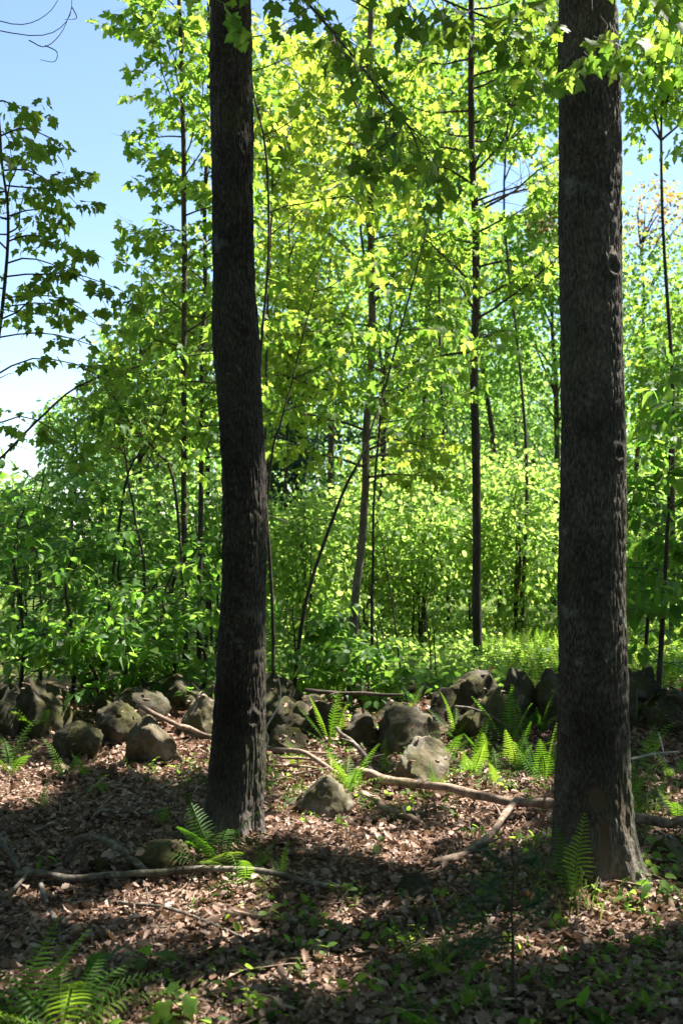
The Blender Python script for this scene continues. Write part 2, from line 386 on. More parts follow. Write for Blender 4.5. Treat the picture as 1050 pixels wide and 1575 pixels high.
def add_leaves(parent, base, shape, mat, P, tip, nrm, size, n_parts=0, far_shape=None, name='foliage'):
    """the n_parts leaves that show largest become parts of their own, the rest one part of kind stuff"""
    base = np.asarray(base, float); n = len(P)
    single = np.zeros(n, bool)
    if n_parts:
        x, y, f = project(P); vis = (x > 2) & (x < 1048) & (y > 2) & (y < 1573)
        face = np.abs((nrm * nz(P - np.array([0, 0, CAMZ]))).sum(1)) + .25
        score = np.where(vis, size / f * face, 0)
        idx = np.argsort(-score)[:n_parts]; idx = idx[score[idx] > 0]; single[idx] = True
        side = np.cross(tip, nrm)
        for i in idx:
            o = bpy.data.objects.new('leaf', leaf_mesh(shape, mat, int(i) % 5)); COL.objects.link(o); o.parent = parent
            s = float(size[i]); p = P[i] - base
            o.matrix_local = Matrix(((side[i][0] * s, tip[i][0] * s, nrm[i][0] * s, p[0]), (side[i][1] * s, tip[i][1] * s, nrm[i][1] * s, p[1]),
                                     (side[i][2] * s, tip[i][2] * s, nrm[i][2] * s, p[2]), (0, 0, 0, 1)))
    k = ~single
    if k.any():
        V, F, t = leaf_geo(far_shape or shape, P[k], tip[k], nrm[k], size[k])
        tag(obj(name, mesh_from(name, V - base, F, M[mat], t), parent), kind='stuff')

# ------------------------------------------------------------------ plant builders
def limb_path(p0, d0, L, n=7, rise=.0, wob=.12):
    d = nz(d0); pts = [np.array(p0, float)]
    for i in range(n - 1):
        d = nz(d + np.array([0, 0, rise]) + rng.normal(0, wob, 3)); pts.append(pts[-1] + d * L / (n - 1))
    return np.array(pts)

def branch_system(p0, d0, L, r0, n_tw, tw_len, rise=.03, geo=None, start=.2, nodes=4, wob=.12, tk=4):
    """a branch with side twigs and opposite leaves; returns leaf bases and directions"""
    pts = limb_path(p0, d0, L, 8, rise, wob); geo.tube(pts, np.linspace(r0, r0 * .25, 8), 6)
    P, O = [], []
    for i in range(n_tw):
        t = start + (1 - start) * (i + rng.random()) / n_tw; k = t * 7; j = min(int(k), 6); q = pts[j] + (pts[j + 1] - pts[j]) * (k - j)
        d = nz(pts[j + 1] - pts[j]); sd = nz(np.cross(d, [0, 0, 1])) * (1 if i % 2 else -1)
        tl = tw_len * (1.15 - .55 * t) * rng.uniform(.6, 1.25)
        tp = limb_path(q, d * .7 + sd * .9 + rng.normal(0, .2, 3), tl, nodes + 1, .0, .16)
        geo.tube(tp, np.linspace(r0 * .3, r0 * .09, nodes + 1), tk)
        for m in range(1, nodes + 1):
            dd = nz(tp[m] - tp[m - 1]); s2 = nz(np.cross(dd, [0, 0, 1]))
            for sg in (-1, 1):
                o = nz(dd * .5 + s2 * sg + rng.normal(0, .25, 3)); P.append(tp[m] + o * rng.uniform(.02, .05)); O.append(o)
        P.append(tp[-1] + dd * .03); O.append(dd)
    d = nz(pts[-1] - pts[-2]); P.append(pts[-1]); O.append(d)
    return pts, np.array(P), np.array(O)

def stem_object(parent, base, path, r0, r1, mat, n=24, k=10, name='trunk', rough=.12):
    pts = smooth_path(path, n); i_ = np.arange(n); sd_ = rng.random() * 90
    pts[1:] += ((np.stack([noise(i_ * .45, sd_, c * 9.0, 71) for c in range(3)], -1) - .5) * np.linspace(.3, 1, n)[:, None] * (r0 * 1.6 + .006))[1:]
    g = Geo(); g.tube(pts, np.linspace(r0, r1, n), k, rough=rough, seed=rng.random() * 50)
    return obj(name, g.mesh(name, M[mat], base, True), parent), pts

def sapling(label, path, r0, r1, branches, leaf, shape='maple_small', mat='maple', bark='bark_thin', group=None, n_parts=0, size=.085, name='maple_sapling', hang=.55, spread=.55, keep=None, tw_len=.45, n_tw=9, cat='tree', rise=.01, wob=.12, start=.2):
    """thin tree: stem along path, then branches [(t, azimuth deg, length, rise)]"""
    base = np.array(path[0]); t0 = thing(name, base, label, cat, group)
    _, pts = stem_object(t0, base, path, r0, r1, bark)
    for k_ in range(6 if name == 'maple_sapling' else 0):
        q = pts[int((.15 + .6 * rng.random()) * (len(pts) - 1))]; g = Geo(); a = rng.random() * 6.28
        g.tube(limb_path(q, (math.cos(a), math.sin(a), rng.uniform(-.1, .7)), rng.uniform(.08, .45), 6, -.04, .22), np.linspace(max(.004, r0 * .16), .0016, 6), 4); obj('twig', g.mesh('twig', M['dark_twig'], base, True), t0)
    AP, AO = [], []
    for (t, az, L, slope) in branches:
        k = t * (len(pts) - 1); j = min(int(k), len(pts) - 2); q = pts[j] + (pts[j + 1] - pts[j]) * (k - j)
        a = math.radians(az); d = np.array([math.sin(a), math.cos(a), slope])
        rr = max(.006, (r0 + (r1 - r0) * t) * .38); g = Geo()
        if keep is not None:
            for _try in range(3):
                ex, ey, ef = project(q + nz(d) * L)
                if bool(keep(ex, ey)[0]): break
                L *= .6
            else: continue
        _, P, O = branch_system(q, d, L, rr, max(4, int(n_tw * L)), tw_len, rise, g, start, 4, wob)
        tag(obj('branch', g.mesh('branch', M['dark_twig'], base, True), t0), kind='stuff')
        AP.append(P); AO.append(O)
    P = np.concatenate(AP); O = np.concatenate(AO)
    if keep is not None:
        x, y, f = project(P); m = keep(x, y); P, O = P[m], O[m]
    tip, nrm = frames(P, O, hang, spread)
    add_leaves(t0, base, shape, mat, P, tip, nrm, rng.uniform(.6, 1.25, len(P)) * size, n_parts)
    return t0

def pads(centre, radii, n_pads, per, R, flat=.3, shell=.55, squash=1.0):
    """leaf pads spread through an ellipsoid crown; returns pad centres, leaf points, directions"""
    c = np.asarray(centre); v = nz(rng.normal(0, 1, (n_pads, 3))); u = rng.random(n_pads)
    rad = (shell + (1 - shell) * u) ** .9
    C = c + v * rad[:, None] * np.asarray(radii)
    P, O = [], []
    for ci, vi in zip(C, v):
        n = rng.poisson(per); Rr = R * rng.uniform(.6, 1.3)
        a = rng.random(n) * 2 * math.pi; r = Rr * np.sqrt(rng.random(n))
        tilt = nz(np.array([0, 0, 1.]) + vi * np.array([.7, .7, .1]) + rng.normal(0, .25, 3))
        e1 = nz(np.cross(tilt, [.3, 1, .1])); e2 = np.cross(tilt, e1)
        o = np.cos(a)[:, None] * e1 + np.sin(a)[:, None] * e2
        P.append(ci + o * r[:, None] + tilt * rng.normal(0, flat * Rr, n)[:, None] - np.array([0, 0, .25]) * (r ** 2 / Rr)[:, None]); O.append(nz(o + vi * .6))
    return C, np.concatenate(P), np.concatenate(O)

def tree(label, foot, height, r0, crown, mat='far', bark='bark_thin', shape='diamond', size=.10, n_pads=60, per=60, R=.7, name='woodland_tree', group='trees behind the stone wall',
         lean=(0, 0), limbs=14, hang=.3, spread=.6, keep=None, fork=1, cat='tree', shell=.5, flat=.3, top_mat=None, n_parts=0):
    """crown: list of (centre, radii, share of the pads)"""
    base = np.asarray(foot, float); t0 = thing(name, base, label, cat, group)
    height = min(height, max(c[2] + .7 * r_[2] for c, r_, _s in crown) - base[2])
    top = base + np.array([lean[0], lean[1], height])
    stems = []
    for s in range(fork):
        off = rng.normal(0, .22 * (fork > 1), 3) * np.array([1, 1, 0]); tp = top + off * height * .35 * (fork > 1)
        path = [base + off * .3 - np.array([0, 0, .15]), base + (tp - base) * .35 + rng.normal(0, .012 * height, 3), base + (tp - base) * .7 + rng.normal(0, .014 * height, 3), tp]
        _, pts = stem_object(t0, base, path, r0 * (1 if fork == 1 else rng.uniform(.6, 1)), r0 * .25, bark, 18, 8, 'trunk' if fork == 1 else 'stem'); stems.append(pts)
    AP, AO, AC = [], [], []
    for (c, rad, sh) in crown:
        C, P, O = pads(c, rad, max(3, int(n_pads * sh)), per, R, flat, shell); AC.append(C); AP.append(P); AO.append(O)
    C = np.concatenate(AC); P = np.concatenate(AP); O = np.concatenate(AO)
    if keep is not None:
        x, y, f = project(P); m = keep(x, y, P); P, O = P[m], O[m]
        x, y, f = project(C); C = C[keep(x, y, C)]
    for i in range(min(limbs, len(C))):
        c = C[int(i * len(C) / min(limbs, len(C)))]; st = stems[i % len(stems)]
        zz = max(c[2] - np.hypot(*(c - base)[:2]) * rng.uniform(.5, 1.1) - .1, base[2] + .15 * (c[2] - base[2])); j = int(np.argmin(np.abs(st[:, 2] - min(zz, st[-2][2])))); p = st[j]
        mid = (p + c) / 2 + np.array([0, 0, .08 * np.linalg.norm(c - p)]) + rng.normal(0, .05, 3) * np.linalg.norm(c - p)
        g = Geo(); L = np.linalg.norm(c - p); g.tube(smooth_path([p, mid, c], 8), np.linspace(min(r0 * .45, .012 + .012 * L), .004, 8), 5)
        obj('branch', g.mesh('branch', M[bark], base, True), t0)
    tip, nrm = frames(P, O, hang, spread)
    sz = rng.uniform(.6, 1.25, len(P)) * size
    if top_mat:
        f = noise(P[:, 0] * .8, P[:, 1] * .8, P[:, 2] * .8, 9) * 1.2 + (P[:, 2] - P[:, 2].mean()) / (np.ptp(P[:, 2]) + .01) * 1.6 > 1.05
        add_leaves(t0, base, shape, top_mat, P[f], tip[f], nrm[f], sz[f], 0, name='crown')
        P, tip, nrm, sz = P[~f], tip[~f], nrm[~f], sz[~f]
    add_leaves(t0, base, shape, mat, P, tip, nrm, sz, n_parts, name='crown' if cat == 'tree' else 'foliage')
    return t0

# ================================================================== THE SETTING
xs = np.concatenate([np.linspace(-260, -12, 26), np.linspace(-11, -5.2, 20), np.arange(-5, 5.01, .07), np.linspace(5.2, 11, 20), np.linspace(12, 260, 26)])
ys = np.concatenate([np.linspace(-60, -3, 16), np.linspace(-2.5, 1.5, 9), np.arange(1.7, 10.5, .07), np.linspace(10.7, 30, 50), np.linspace(32, 420, 40)])
X, Y = np.meshgrid(xs, ys, indexing='ij'); nx_, ny_ = len(xs), len(ys)
i, j = np.meshgrid(np.arange(nx_ - 1), np.arange(ny_ - 1), indexing='ij'); q = (i * ny_ + j).ravel()
gmesh = mesh_from('ground', np.stack([X, Y, gz(X, Y)], -1).reshape(-1, 3), np.stack([q, q + ny_, q + ny_ + 1, q + 1], -1), M['soil'], None, True)
tag(obj('ground', gmesh), kind='structure')

# ================================================================== THE TWO BIG TRUNKS
# sunlit patches of the forest floor in the photograph: canopy leaves are cut away so the sun reaches them
LIT = [[(140, 1120), (335, 1110), (335, 1205), (235, 1222), (160, 1190)],
       [(400, 1135), (560, 1140), (860, 1160), (850, 1285), (720, 1350), (560, 1350), (440, 1330), (395, 1290)],
       [(-60, 1195), (120, 1190), (70, 1262), (-60, 1268)],
       [(-40, 1362), (330, 1352), (520, 1370), (560, 1420), (520, 1472), (250, 1486), (60, 1415), (-40, 1410)],
       [(835, 1400), (1080, 1380), (1080, 1462), (830, 1475)], [(540, 1395), (700, 1440), (680, 1470), (540, 1440)],
       [(190, 1085), (290, 1085), (290, 1180), (190, 1180)], [(590, 1120), (700, 1120), (700, 1200), (590, 1200)], [(700, 1470), (860, 1460), (870, 1510), (720, 1510)],
       [(485, 1050), (560, 1050), (560, 1230), (485, 1230)], [(690, 1095), (760, 1095), (760, 1190), (690, 1190)], [(820, 1110), (855, 1110), (855, 1210), (820, 1210)],
       [(860, 1260), (910, 1260), (910, 1400), (860, 1400)], [(960, 1200), (1060, 1190), (1060, 1290), (960, 1300)]]

def shade_keep(x, y, P, frame=True):
    """canopy leaves: none hang into the picture, few where the photograph shows sun on the ground"""
    m = ~((x > -25) & (x < 1075) & (y > -25) & (P[:, 1] > .2))
    g = P - SUN * (P[:, 2] / SUN[2])[:, None]; g[:, 2] = 0
    g[:, 0] += (noise(P[:, 0] * 3, P[:, 1] * 3, P[:, 2] * 3, 21) - .5) * .16; g[:, 1] += (noise(P[:, 0] * 3, P[:, 1] * 3, P[:, 2] * 3, 22) - .5) * .16
    gx, gy, f = project(g); lit = np.zeros(len(P), bool)
    dn = noise(g[:, 0] * 4.5, g[:, 1] * 4.5, 0, 23)
    for i_, poly in enumerate(LIT): lit |= inside(gx, gy, poly) & (dn < {1: .82, 3: .60, 4: .62, 0: .80}.get(i_, .84))
    lit &= g[:, 1] > .5; dapple = True
    rim = np.zeros(len(P), bool)                      # gaps cut in the canopy to put sun on trunks, boulders and boughs
    for (xt, yt, z0, z1, th) in ((-.30, 4.92, -.1, 2.1, .75), (1.22, 4.27, .0, 5.0, .75), (-.34, 4.92, 2.4, 4.2, .4)):
        t = (P[:, 0] - xt) / SUN[0]; hy = P[:, 1] - t * SUN[1]; hz = P[:, 2] - t * SUN[2]
        rim |= (t > .3) & (np.abs(hy - yt) < .2) & (hz > z0) & (hz < z1) & (noise(hz * 3.5, yt, 0, 24) < th)
    for (c, rad, th) in ((at(645, 1150, 6.15), .30, .55), (at(235, 1120, 6.7), .30, 1), (at(490, 1215, 5.4), .28, 1), (at(305, 1085, 7.4), .2, 1), (at(540, 130, 4.1), .4, .3), (at(650, 50, 3.9), .35, .3), (at(905, 60, 3.7), .5, .6), (at(1020, 40, 4.2), .6, .6)):
        v = P - c; t = v @ SUN; q = v - t[:, None] * SUN
        rim |= (t > .5) & ((q ** 2).sum(1) < rad ** 2) & (noise(q[:, 0] * 5, q[:, 1] * 5, q[:, 2] * 5, 25) < th)
    return (m if frame else True) & ~(lit & dapple) & ~rim

def big_tree(label, rows, d, lobes, crown, bare=(), n_seg=228, tilt_top=(0, 0), bands=0, seed=1, bark='bark', knots=()):
    pr = [(at(0, py, d)[2], ((xl + xr) / 2 - 525) / FPX * d, (xr - xl) / 2 / FPX * d) for py, xl, xr in rows]
    pr.sort(); zs = np.array([p[0] for p in pr]); xc = np.array([p[1] for p in pr]); rr = np.array([p[2] for p in pr])
    z = np.concatenate([np.arange(-.25, 4.6, .0095), np.linspace(4.65, 11.5, 60)])
    sm = lambda a: np.interp(z, zs, a)
    cx = sm(xc); R = sm(rr); up = np.clip((z - zs[-1]) / 7, 0, 1); R = R * (1 - .6 * up); cx = cx + up * tilt_top[0]
    k = np.ones(41) / 41; pad = lambda a: np.convolve(np.pad(a, 20, mode='edge'), k, 'valid'); cx, R = pad(cx), pad(R)
    base = np.array([float(np.interp(0, z, cx)), d, float(gz(np.interp(0, z, cx), d))])
    a = np.arange(n_seg) / n_seg * 2 * math.pi                                  # angle 0 = +X, 270 deg = towards the camera
    A, Z = np.meshgrid(a, z); RR = np.repeat(R[:, None], n_seg, 1)
    for (deg, amp, wid, hh) in lobes:
        da = (A - math.radians(deg) + math.pi) % (2 * math.pi) - math.pi
        RR = RR + amp * np.exp(-(da / math.radians(wid)) ** 2) * np.exp(-np.clip(Z - base[2] - .0, -.1, 9) / hh)
    arc = RR * A * 1.0; cs, sn = np.cos(A) * R[:, None], np.sin(A) * R[:, None]
    # fissured bark: long vertical plates, wavering
    wv = (noise(cs * 9, sn * 9, Z * 2.2, 31 + seed) - .5) * .05
    f1 = noise(cs * 100 + wv * 70, sn * 100 + wv * 70, Z * 17, 32 + seed); f2 = noise(cs * 170, sn * 170, Z * 46, 33 + seed); lump = noise(cs * 7, sn * 7, Z * 3.1, 34 + seed)
    ridge = 1 - np.abs(2 * f1 - 1); depth = np.clip(ridge, 0, 1) ** 2.2
    br = np.zeros_like(RR)
    for (px, py, w, h) in bare:
        p = at(px, py, d); th = math.asin(np.clip((p[0] - np.interp(p[2], z, cx)) / np.interp(p[2], z, R), -1, 1)) - math.pi / 2
        da = (A - th + math.pi) % (2 * math.pi) - math.pi
        e = ((da * R[:, None]) / (w / FPX * d / 2)) ** 2 + ((Z - p[2]) / (h / FPX * d / 2)) ** 2 + (noise(cs * 25, sn * 25, Z * 9, 36) - .5) * 1.1
        br = np.maximum(br, np.clip((1.0 - e) * 4, 0, 1))
    disp = -.008 * depth + .005 * f2 + .014 * (lump - .5) - .009 * br
    disp = disp * (1 - .85 * br) - .010 * br
    if bands:
        disp = disp + .006 * np.clip(noise(Z * 0 + 3, Z * 0, Z * 2.4 + 5, 35) - .62, 0, 1) * 4
    for (px, py, rk) in knots:                                   # healed branch scars
        p = at(px, py, d); th = math.asin(np.clip((p[0] - np.interp(p[2], z, cx)) / np.interp(p[2], z, R), -1, 1)) - math.pi / 2
        da = (A - th + math.pi) % (2 * math.pi) - math.pi; e = np.sqrt((da * R[:, None]) ** 2 + ((Z - p[2]) * .8) ** 2) / (rk / FPX * d)
        disp = disp * np.clip(e, .3, 1) + .012 * np.exp(-((e - .9) / .35) ** 2) - .010 * np.exp(-(e / .5) ** 2)
    RR = RR + disp
    V = np.stack([cx[:, None] + RR * np.cos(A), d + RR * np.sin(A), Z], -1).reshape(-1, 3)
    n = len(z); ii = np.arange(n - 1)[:, None] * n_seg; jj = np.arange(n_seg)[None]; j2 = (jj + 1) % n_seg
    Q = np.stack([ii + jj, ii + j2, ii + n_seg + j2, ii + n_seg + jj], -1).reshape(-1, 4)
    lich = (np.exp(-np.clip(Z - base[2], 0, 9) / .14) * (.5 + .8 * noise(cs * 30, sn * 30, Z * 12, 38))).clip(0, 1)
    t0 = thing('maple_tree', base, label, 'tree', 'big maple trunks in front of the stone wall')
    obj('trunk', mesh_from('trunk', V - base, Q, M[bark], None, True, {'bare': br.ravel(), 'lichen': lich.ravel()}), t0)
    C, P, O = pads(*crown); x, y, f = project(P); m = shade_keep(x, y, P); P, O = P[m], O[m]
    for c in C[::14]:
        zz = min(max(c[2] - 1.2, 5.4), 10.5); p = np.array([np.interp(zz, z, cx), d, zz]); g = Geo()
        lp = smooth_path([p, (p + c) / 2 + [0, 0, .3], c], 10); x, y, f = project(lp)
        if ((x > -20) & (x < 1070) & (y > -10)).any(): continue
        g.tube(lp, np.linspace(.05, .008, 10), 6); obj('limb', g.mesh('limb', M['bark_thin'], base, True), t0)
    tip, nrm = frames(P, O, .3, .5); add_leaves(t0, base, 'diamond', 'maple', P, tip, nrm, rng.uniform(.1, .17, len(P)), name='crown')
    return t0, base

LEFT_ROWS = [(-60, 319, 383), (0, 320, 385), (130, 320, 386), (200, 322, 388), (400, 325, 390), (500, 328, 394), (600, 332, 400), (660, 336, 404), (720, 340, 408), (800, 343, 411), (900, 340, 411), (1000, 335, 410), (1100, 329, 410), (1200, 323, 406), (1270, 319, 401), (1340, 318, 398)]
RIGHT_ROWS = [(-60, 863, 947), (0, 864, 950), (70, 862, 957), (150, 863, 956), (300, 864, 958), (600, 864, 960), (800, 861, 960), (900, 859, 960), (1000, 858, 961), (1100, 855, 964), (1200, 851, 965), (1260, 848, 966), (1330, 846, 966), (1420, 845, 966)]
left_tree, LB = big_tree('dark big maple trunk with a fern at its foot, standing left of the fallen log', LEFT_ROWS, 4.9,
                         [(200, .055, 16, .09), (250, .04, 13, .08), (292, .05, 14, .10), (340, .045, 15, .12), (90, .04, 40, .1)], ((1.6, 6.0, 9.4), (3.6, 3.2, 2.2), 190, 100, .9), seed=2, bands=1, tilt_top=(.2, 0), knots=((352, 690, 14), (338, 318, 11), (376, 520, 10), (366, 930, 12), (392, 1100, 10)))
right_tree, RB = big_tree('thick maple trunk with bare wood patches low down and a pale flared root', RIGHT_ROWS, 4.25,
                          [(308, .085, 13, .09), (335, .06, 14, .12), (212, .05, 15, .10), (268, .035, 12, .08), (185, .04, 14, .09), (90, .05, 40, .1), (20, .05, 16, .1)], ((3.4, 5.8, 9.0), (3.6, 3.2, 2.2), 200, 100, .9),
                          bare=[(905, 1215, 30, 46), (912, 1290, 18, 100), (948, 1235, 18, 80), (893, 1320, 14, 60)], seed=7, bark='bark_right', knots=((905, 238, 16), (886, 520, 12), (930, 420, 13), (884, 860, 15), (938, 700, 11), (905, 1010, 12)))

def bough(parent, base, path, r, n_tw, tw_len, label, mat='maple_dark', size=.105, n_parts=90, hang=.75, spread=.6, keep=None):
    """a low limb of one of the big trees with its single leaves"""
    g = Geo(); pts = smooth_path(path, 16); g.tube(pts, np.linspace(r, r * .3, 16), 7); P, O = [], []
    for i in range(n_tw):
        j = 3 + int((i + rng.random()) / n_tw * 12); q = pts[min(j, 15)]; d = nz(pts[min(j, 14) + 1] - pts[min(j, 14)]); sd = nz(np.cross(d, [0, 0, 1])) * (1 if i % 2 else -1)
        tp = limb_path(q, d * .6 + sd * .8 + rng.normal(0, .25, 3) - np.array([0, 0, .25]), tw_len * rng.uniform(.5, 1.2), 5, -.05, .15); g.tube(tp, np.linspace(r * .35, r * .12, 5), 4)
        for m in range(2, 5):
            dd = nz(tp[m] - tp[m - 1]); s2 = nz(np.cross(dd, [0, 0, 1]))
            for sg in (-1, 1):
                o = nz(dd * .4 + s2 * sg + rng.normal(0, .3, 3)); e = tp[m] + o * .05 - np.array([0, 0, .02]); g.tube([tp[m], e], [.0014, .001], 3); P.append(e); O.append(o)
        P.append(tp[-1]); O.append(dd)
    b = tag(obj('bough', g.mesh('bough', M['dark_twig'], base, True), parent), label, kind=None)
    P, O = np.array(P), np.array(O)
    if keep is not None:
        x, y, f = project(P); m = keep(x, y); P, O = P[m], O[m]
    tip, nrm = frames(P, O, hang, spread); add_leaves(b, base, 'maple', mat, P, tip, nrm, rng.uniform(.7, 1.2, len(P)) * size, n_parts)

bough(left_tree, LB, [at(352, -160, 4.9), at(420, -60, 4.5), at(520, 60, 4.2), at(610, 170, 4.0), at(640, 215, 3.9)], .009, 26, .34, 'low leafy bough hanging beside the dark trunk', n_parts=190, size=.068)
bough(left_tree, LB, [at(352, -220, 4.9), at(450, -130, 4.3), at(600, -40, 4.0), at(730, 20, 3.8), at(800, 40, 3.7)], .009, 22, .32, 'bough of dark leaves across the top', n_parts=150, size=.068)
bough(left_tree, LB, [at(350, -190, 4.9), at(330, -80, 4.5), at(322, 10, 4.3)], .008, 3, .14, 'small spray of leaves in front of the trunk', 'maple', n_parts=30)
bough(right_tree, RB, [at(905, -240, 4.25), at(905, -130, 3.9), at(908, -20, 3.7), at(915, 110, 3.6)], .006, 10, .22, 'spray of fresh leaves hanging in front of the trunk', 'maple', n_parts=80, size=.075)
bough(right_tree, RB, [at(920, -200, 4.25), at(990, -110, 4.2), at(1040, -10, 4.2), at(1080, 60, 4.3)], .008, 16, .34, 'leafy bough at the upper corner', 'maple', n_parts=110, size=.08)

# ================================================================== UNSEEN TREES AND BUSHES ADDED ROUND THE VIEW FOR SHADE
for (x, y, h, cr, lab) in [(5.6, 7.6, 12, (6.2, 7.8, 9.4), 'tall maple added for shade just outside the right edge, nearest the stone wall'), (8.6, 10.2, 13, (8.0, 10.2, 9.8), 'tall maple added for shade far outside the right edge, beyond the stone wall'),
                           (5.2, 2.6, 12, (5.0, 3.2, 9.2), 'tall maple added for shade outside the right edge, level with the ferns'), (9.0, 5.4, 12, (8.6, 5.6, 9.0), 'tall maple added for shade farthest outside the right edge'),
                           (2.4, -3.2, 12, (2.4, -2.6, 8.6), 'tall maple added for shade behind the viewpoint, on the right'), (-2.8, -2.6, 12, (-2.6, -1.6, 8.4), 'tall maple added for shade behind the viewpoint, on the left'), (-6.0, 1.6, 11, (-5.8, 2.0, 8.4), 'tall maple added for shade outside the left edge'), (-3.6, 4.4, 12, (-3.2, 4.0, 9.0), 'tall maple added for shade outside the left edge, nearest the stone wall'), (0.6, -0.8, 12, (0.2, 0.4, 8.6), 'tall maple added for shade right behind the viewpoint'), (3.6, 0.9, 11, (3.4, 2.4, 8.0), 'tall maple added for shade outside the right edge, nearest the viewpoint')]:
    tree(lab, (x, y, float(gz(x, y))), h, .16, [(np.array(cr), (3.3, 2.9, 2.3), 1)], 'maple', 'bark_thin', 'diamond', .15, 150, 105, .9, 'maple_tree', 'unseen maples added for shade', limbs=10, keep=shade_keep)
for (x, y, c1, lab) in [(0.2, -5.2, (0.2, -5.0, 2.4), 'leafy bush added to block sky light behind the viewpoint'), (-4.2, -3.6, (-4.2, -3.4, 2.4), 'leafy bush added to block sky light behind the viewpoint, on the left'), (4.4, -3.8, (4.4, -3.6, 2.4), 'leafy bush added to block sky light behind the viewpoint, on the right'), (-5.0, 1.0, (-5.0, 1.0, 2.2), 'leafy bush added to block sky light outside the left edge'), (5.0, 1.4, (5.0, 1.4, 2.0), 'leafy bush added to block sky light outside the right edge'), (-4.6, 4.6, (-4.8, 4.6, 2.2), 'leafy bush added to block sky light outside the left edge, nearest the wall')]:
    tree(lab, (x, y, 0), 3.4, .03, [(np.array(c1), (2.2, 1.2, 2.2), 1)], 'far', 'bark_thin', 'diamond', .16, 110, 70, .7, 'bush', 'unseen bushes added to block sky light', limbs=6, fork=3, cat='bush')  # unseen bushes added to hold back low light from the sky

# ================================================================== SAPLINGS ROUND THE WALL
def auto_branches(n, t0, t1, L0, L1, slope=.35, az0=None, spread=180):
    r = []
    for k in range(n):
        t = t0 + (t1 - t0) * (k + rng.random() * .8) / n
        az = (rng.random() * 360) if az0 is None else az0 + rng.uniform(-spread, spread)
        r.append((t, az, (L0 + (L1 - L0) * (t - t0) / max(t1 - t0, .01)) * rng.uniform(.7, 1.2), slope + rng.normal(0, .12)))
    return r
GS = 'saplings by the stone wall'
def foot(px, d):
    p = at(px, 1000, d); return np.array([p[0], d, float(gz(p[0], d)) - .05])
not_sky = lambda x, y: ~((x < 140) & (y < 560)) & ~((x < 190) & (x > 40) & (y < 330)) & ~((x < 130) & (y < 740) & (y > 560)) & ~((x > 430) & (x < 550) & (y < 50)) & ~((x > 750) & (x < 815) & (y > 245) & (y < 325))

sapling('thin dark sapling rising into the sky, left of the two beside the dark trunk', [foot(286, 9.2), at(284, 745, 9.2), at(282, 400, 9.2), at(281, 200, 9.2), at(276, -60, 9.2), at(270, -260, 9.2)], .030, .016,
        auto_branches(30, .28, .92, .95, .85), None, group=GS, n_parts=280, size=.10, keep=lambda x, y: (not_sky(x, y) & (x > 178)) | ((x > 115) & (y > 12) & (y < 105)), mat='maple', n_tw=10, tw_len=.4)
sapling('thin dark sapling half hidden behind the dark trunk, on its left side', [foot(307, 9.8), at(309, 800, 9.8), at(312, 500, 9.8), at(318, 250, 9.8), at(326, -40, 9.8)], .028, .016,
        auto_branches(24, .3, .98, .9, .7), None, group=GS, n_parts=200, size=.10, keep=lambda x, y: not_sky(x, y) & (x > 190), mat='maple', n_tw=10, tw_len=.4)
sapling('pale grey sapling leaning slightly, rising in the middle between the big trunks', [foot(541, 12), at(548, 930, 12), at(558, 800, 12), at(567, 640, 12), at(570, 380, 12), at(572, 150, 12), at(571, -150, 12)], .060, .034,
        auto_branches(34, .40, .97, 1.5, 1.2), None, bark='bark_pale', group=GS, n_parts=280, size=.105, mat='maple_gold', keep=lambda x, y: not_sky(x, y) & (y > -70), n_tw=9, tw_len=.5)
sapling('straight dark sapling right of the middle with a steep side branch', [foot(735, 10.8), at(733, 800, 10.8), at(729, 560, 10.8), at(728, 320, 10.8), at(724, 120, 10.8), at(722, -160, 10.8)], .052, .030,
        [(.66, 75, 1.9, 2.6), (.60, 90, 1.3, .5), (.52, 100, 1.2, .3)] + auto_branches(29, .40, .97, 1.4, 1.2), None, group=GS, n_parts=280, size=.10, mat='maple', keep=lambda x, y: not_sky(x, y) & (y > -70), n_tw=9, tw_len=.45)
sapling('crooked thin sapling close to the right side of the dark trunk', [foot(421, 7.9), at(417, 900, 7.9), at(404, 700, 7.9), at(400, 560, 7.9), at(412, 400, 7.9), at(408, 230, 7.9), at(388, 130, 7.9), at(378, -20, 7.9)], .015, .007,
        [(.60, 70, 1.2, .6), (.63, 110, 1.1, .3), (.74, 60, 1.0, .5), (.8, 20, .8, .3), (.88, 100, .8, .3), (.93, 40, .7, .3), (.7, 330, .6, .4)], None, group=GS, n_parts=180, size=.09, mat='maple_gold', keep=lambda x, y: not_sky(x, y) & (y > 60))
sapling('leaning dark sapling that curves up to the right from the wall', [foot(448, 8.3), at(470, 930, 8.3), at(520, 775, 8.4), at(560, 690, 8.5), at(590, 600, 8.7), at(630, 460, 8.9), at(665, 315, 9.1)], .018, .006,
        [(.5, 100, .7, .3), (.62, 60, .8, .5), (.7, 280, .8, .4), (.78, 100, .8, .3), (.85, 330, .7, .3), (.93, 80, .6, .4), (.98, 20, .5, .6)], None, group=GS, n_parts=150, size=.09, mat='maple')
sapling('slender sapling leaning away from the right side of the dark trunk', [foot(398, 8.6), at(413, 745, 8.6), at(432, 650, 8.6), at(455, 560, 8.7), at(490, 420, 8.8)], .012, .005,
        [(.55, 80, .7, .3), (.7, 110, .8, .3), (.85, 60, .7, .3), (.95, 90, .6, .3)], None, group=GS, n_parts=100, size=.09, mat='maple')
sapling('slim dark pole of a sapling just right of the pale grey one', [foot(572, 9.6), at(573, 900, 9.6), at(577, 720, 9.6), at(588, 600, 9.7), at(600, 480, 9.8)], .017, .007,
        auto_branches(7, .6, .98, .8, .6), None, group=GS, n_parts=120, size=.09, mat='maple')
